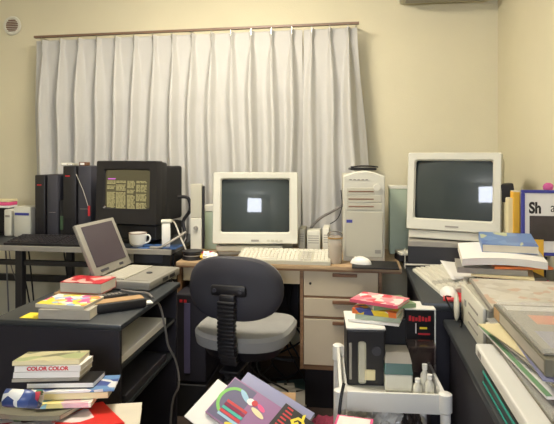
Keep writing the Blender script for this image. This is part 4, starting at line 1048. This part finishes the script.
# ------------------------------------------------------------------ under-desk clutter
t = thing('computer_tower', 'dark blue computer tower on the floor between the black stand and the chair', 'computer', (at(167, 360, Y=2.46).x-.0, 2.50, 0), R(0))
MB().box(-.075, .075, 0, .35, .01, .42, .006).build('casing', 'darkpanel', t)
MB().box(-.03, .0, -.004, -.0005, .05, .38, .002).build('front_strip', 'lpurp', t)
MB().box(-.06, .06, .02, .33, 0, .0095).build('foot', 'black', t)
t.location.x = -.765; t.location.y = 2.45; t.location.z = .15
t3 = thing('floor_crate', 'low dark crate on the floor under the dark blue computer tower', 'crate', (-.765, 2.44, 0)); MB().box(-.08, .08, 0, .38, 0, .1495, .003).build('crate_body', 'black2', t3)
a = at(165, 346, Y=2.45)
o = MB()
for x in (-.05, -.03, .03, .045): o.box(x, x+.013, -.006, -.0045, .383, .396)
o.build('red_light', 'red', t)
rnd = random.Random(12)
for k in range(26):
    x = rnd.uniform(-1.75, -.25); y = rnd.uniform(2.66, 2.95) if x > -.85 else rnd.uniform(2.62, 2.95)
    if -.9 < x < -.68: x -= .3
    top = rnd.uniform(.25, .66); pts = []
    for s_ in range(6):
        v = s_/5; pts.append((x+rnd.uniform(-.03, .03)+.12*v*rnd.uniform(-1, 1), y+rnd.uniform(-.03, .03), top*(1-v)+.012))
    pts.append((x+rnd.uniform(-.2, .2), y-.05, .012))
    o = MB().tube(pts, rnd.choice((.003, .004, .005)), 6, 3).build('cable', rnd.choice(('cableb', 'cableb', 'cable', 'cablew')))
    tag(o, 'loose cable hanging in the dark under the desks', 'cable', 'cables under the desks')
for k, (px, py, w, d, rz, mm, lb) in enumerate(((300, 386, .22, .16, 20, mat('teal_sheet', (90, 116, 116), .6), 'teal sheet on the floor below the drawers'), (272, 392, .2, .15, -15, 'greypl', 'grey sheet on the floor left of the drawers'))):
    a = at(px, py, z=0)
    o = MB().box(-w/2, w/2, -d/2, d/2, 0, .003).build('floor_sheet', mm, None, loc=(a.x, min(a.y, 2.9), .0008)); o.rotation_euler.z = R(rz); tag(o, lb, 'paper')
a = at(326, 397, z=0.02)
crumple('cloth', 'crumpled magenta cloth on the floor left of the cart', 'cloth', (-.12, 2.34, .001), .09, .12, .05, 'magenta', 6, .4, 4)
for k, (px, py, sx_, sy_, sz_) in enumerate(((205, 385, .12, .1, .08), (240, 372, .1, .08, .06))):
    a = at(px, py, z=0)
crumple('cloth', 'dark crumpled bag on the floor behind the chair base', 'bag', (-.62, 2.85, .001), .11, .1, .09, 'black2', 8, .4, 4)
for k in range(12):
    x = -2.2+.085*k+rnd.uniform(-.03, .03); y = rnd.uniform(2.75, 2.95); sg = rnd.uniform(.1, .5)
    if abs(x+1.7) < .06: continue
    o = MB().tube([(x, y, LZ-.03), (x+.03, y-.02, .6), (x-.03+.1*rnd.random(), y, sg), (x+.1, y-.03, .14), (x+.18*rnd.uniform(-1, 1), y-.08, .012)], rnd.choice((.003, .0045)), 6, 4).build('cable', rnd.choice(('cableb', 'cableb', 'cable')))
    tag(o, 'cable hanging from the black computer desk down to the floor', 'cable', 'cables hanging behind the computer desk')
for k, (x, y, w_, d_, a_, mm, lb) in enumerate(((-.62, 2.62, .2, .28, 20, 'cardb', 'crumpled brown paper on the floor behind the chair'), (-.33, 2.66, .21, .29, -25, 'pages2', 'grey magazine lying on the floor under the desk'), (-.5, 2.50, .15, .2, 50, 'navy', 'dark blue booklet on the floor by the chair base'))):
    t = book(lb, (x, y, .001), R(a_), w_, d_, .008, mm, 'pages2', 'magazine', 'magazine')
for k in range(3):
    o = MB().box(PX1-.24+.0, PX1-.03, PY0+.06+k*.05, PY0+.085+k*.05, 0, .29-.02*k, .002).build('upright_folder', ('cardb', 'pages2', 'brown')[k], None, loc=(0, 0, .001)); tag(o, ('tan folder standing in the bottom of the black stand, nearest', 'grey folder standing in the bottom of the black stand, middle one', 'brown folder standing in the bottom of the black stand, farthest')[k], 'folder')
t = thing('power_strip', 'white power strip on the floor under the wooden desk', 'power strip', (-.45, 2.78, .0008), R(12))
MB().box(-.14, .14, -.022, .022, 0, .026, .005).build('strip_body', 'cablew', t)
m = MB()
for k in range(5): m.box(-.115+k*.05, -.1+k*.05, -.01, .01, .0262, .0275)
m.build('socket', 'black', t)

# ------------------------------------------------------------------ world and view
w = bpy.data.worlds.new('world'); S.world = w; w.use_nodes = True
w.node_tree.nodes['Background'].inputs[0].default_value = (.8, .85, 1, 1); w.node_tree.nodes['Background'].inputs[1].default_value = .05
S.view_settings.view_transform = 'Standard'; S.view_settings.look = 'None'; S.view_settings.gamma = 1; S.view_settings.use_curve_mapping = False
S.view_settings.exposure = 0
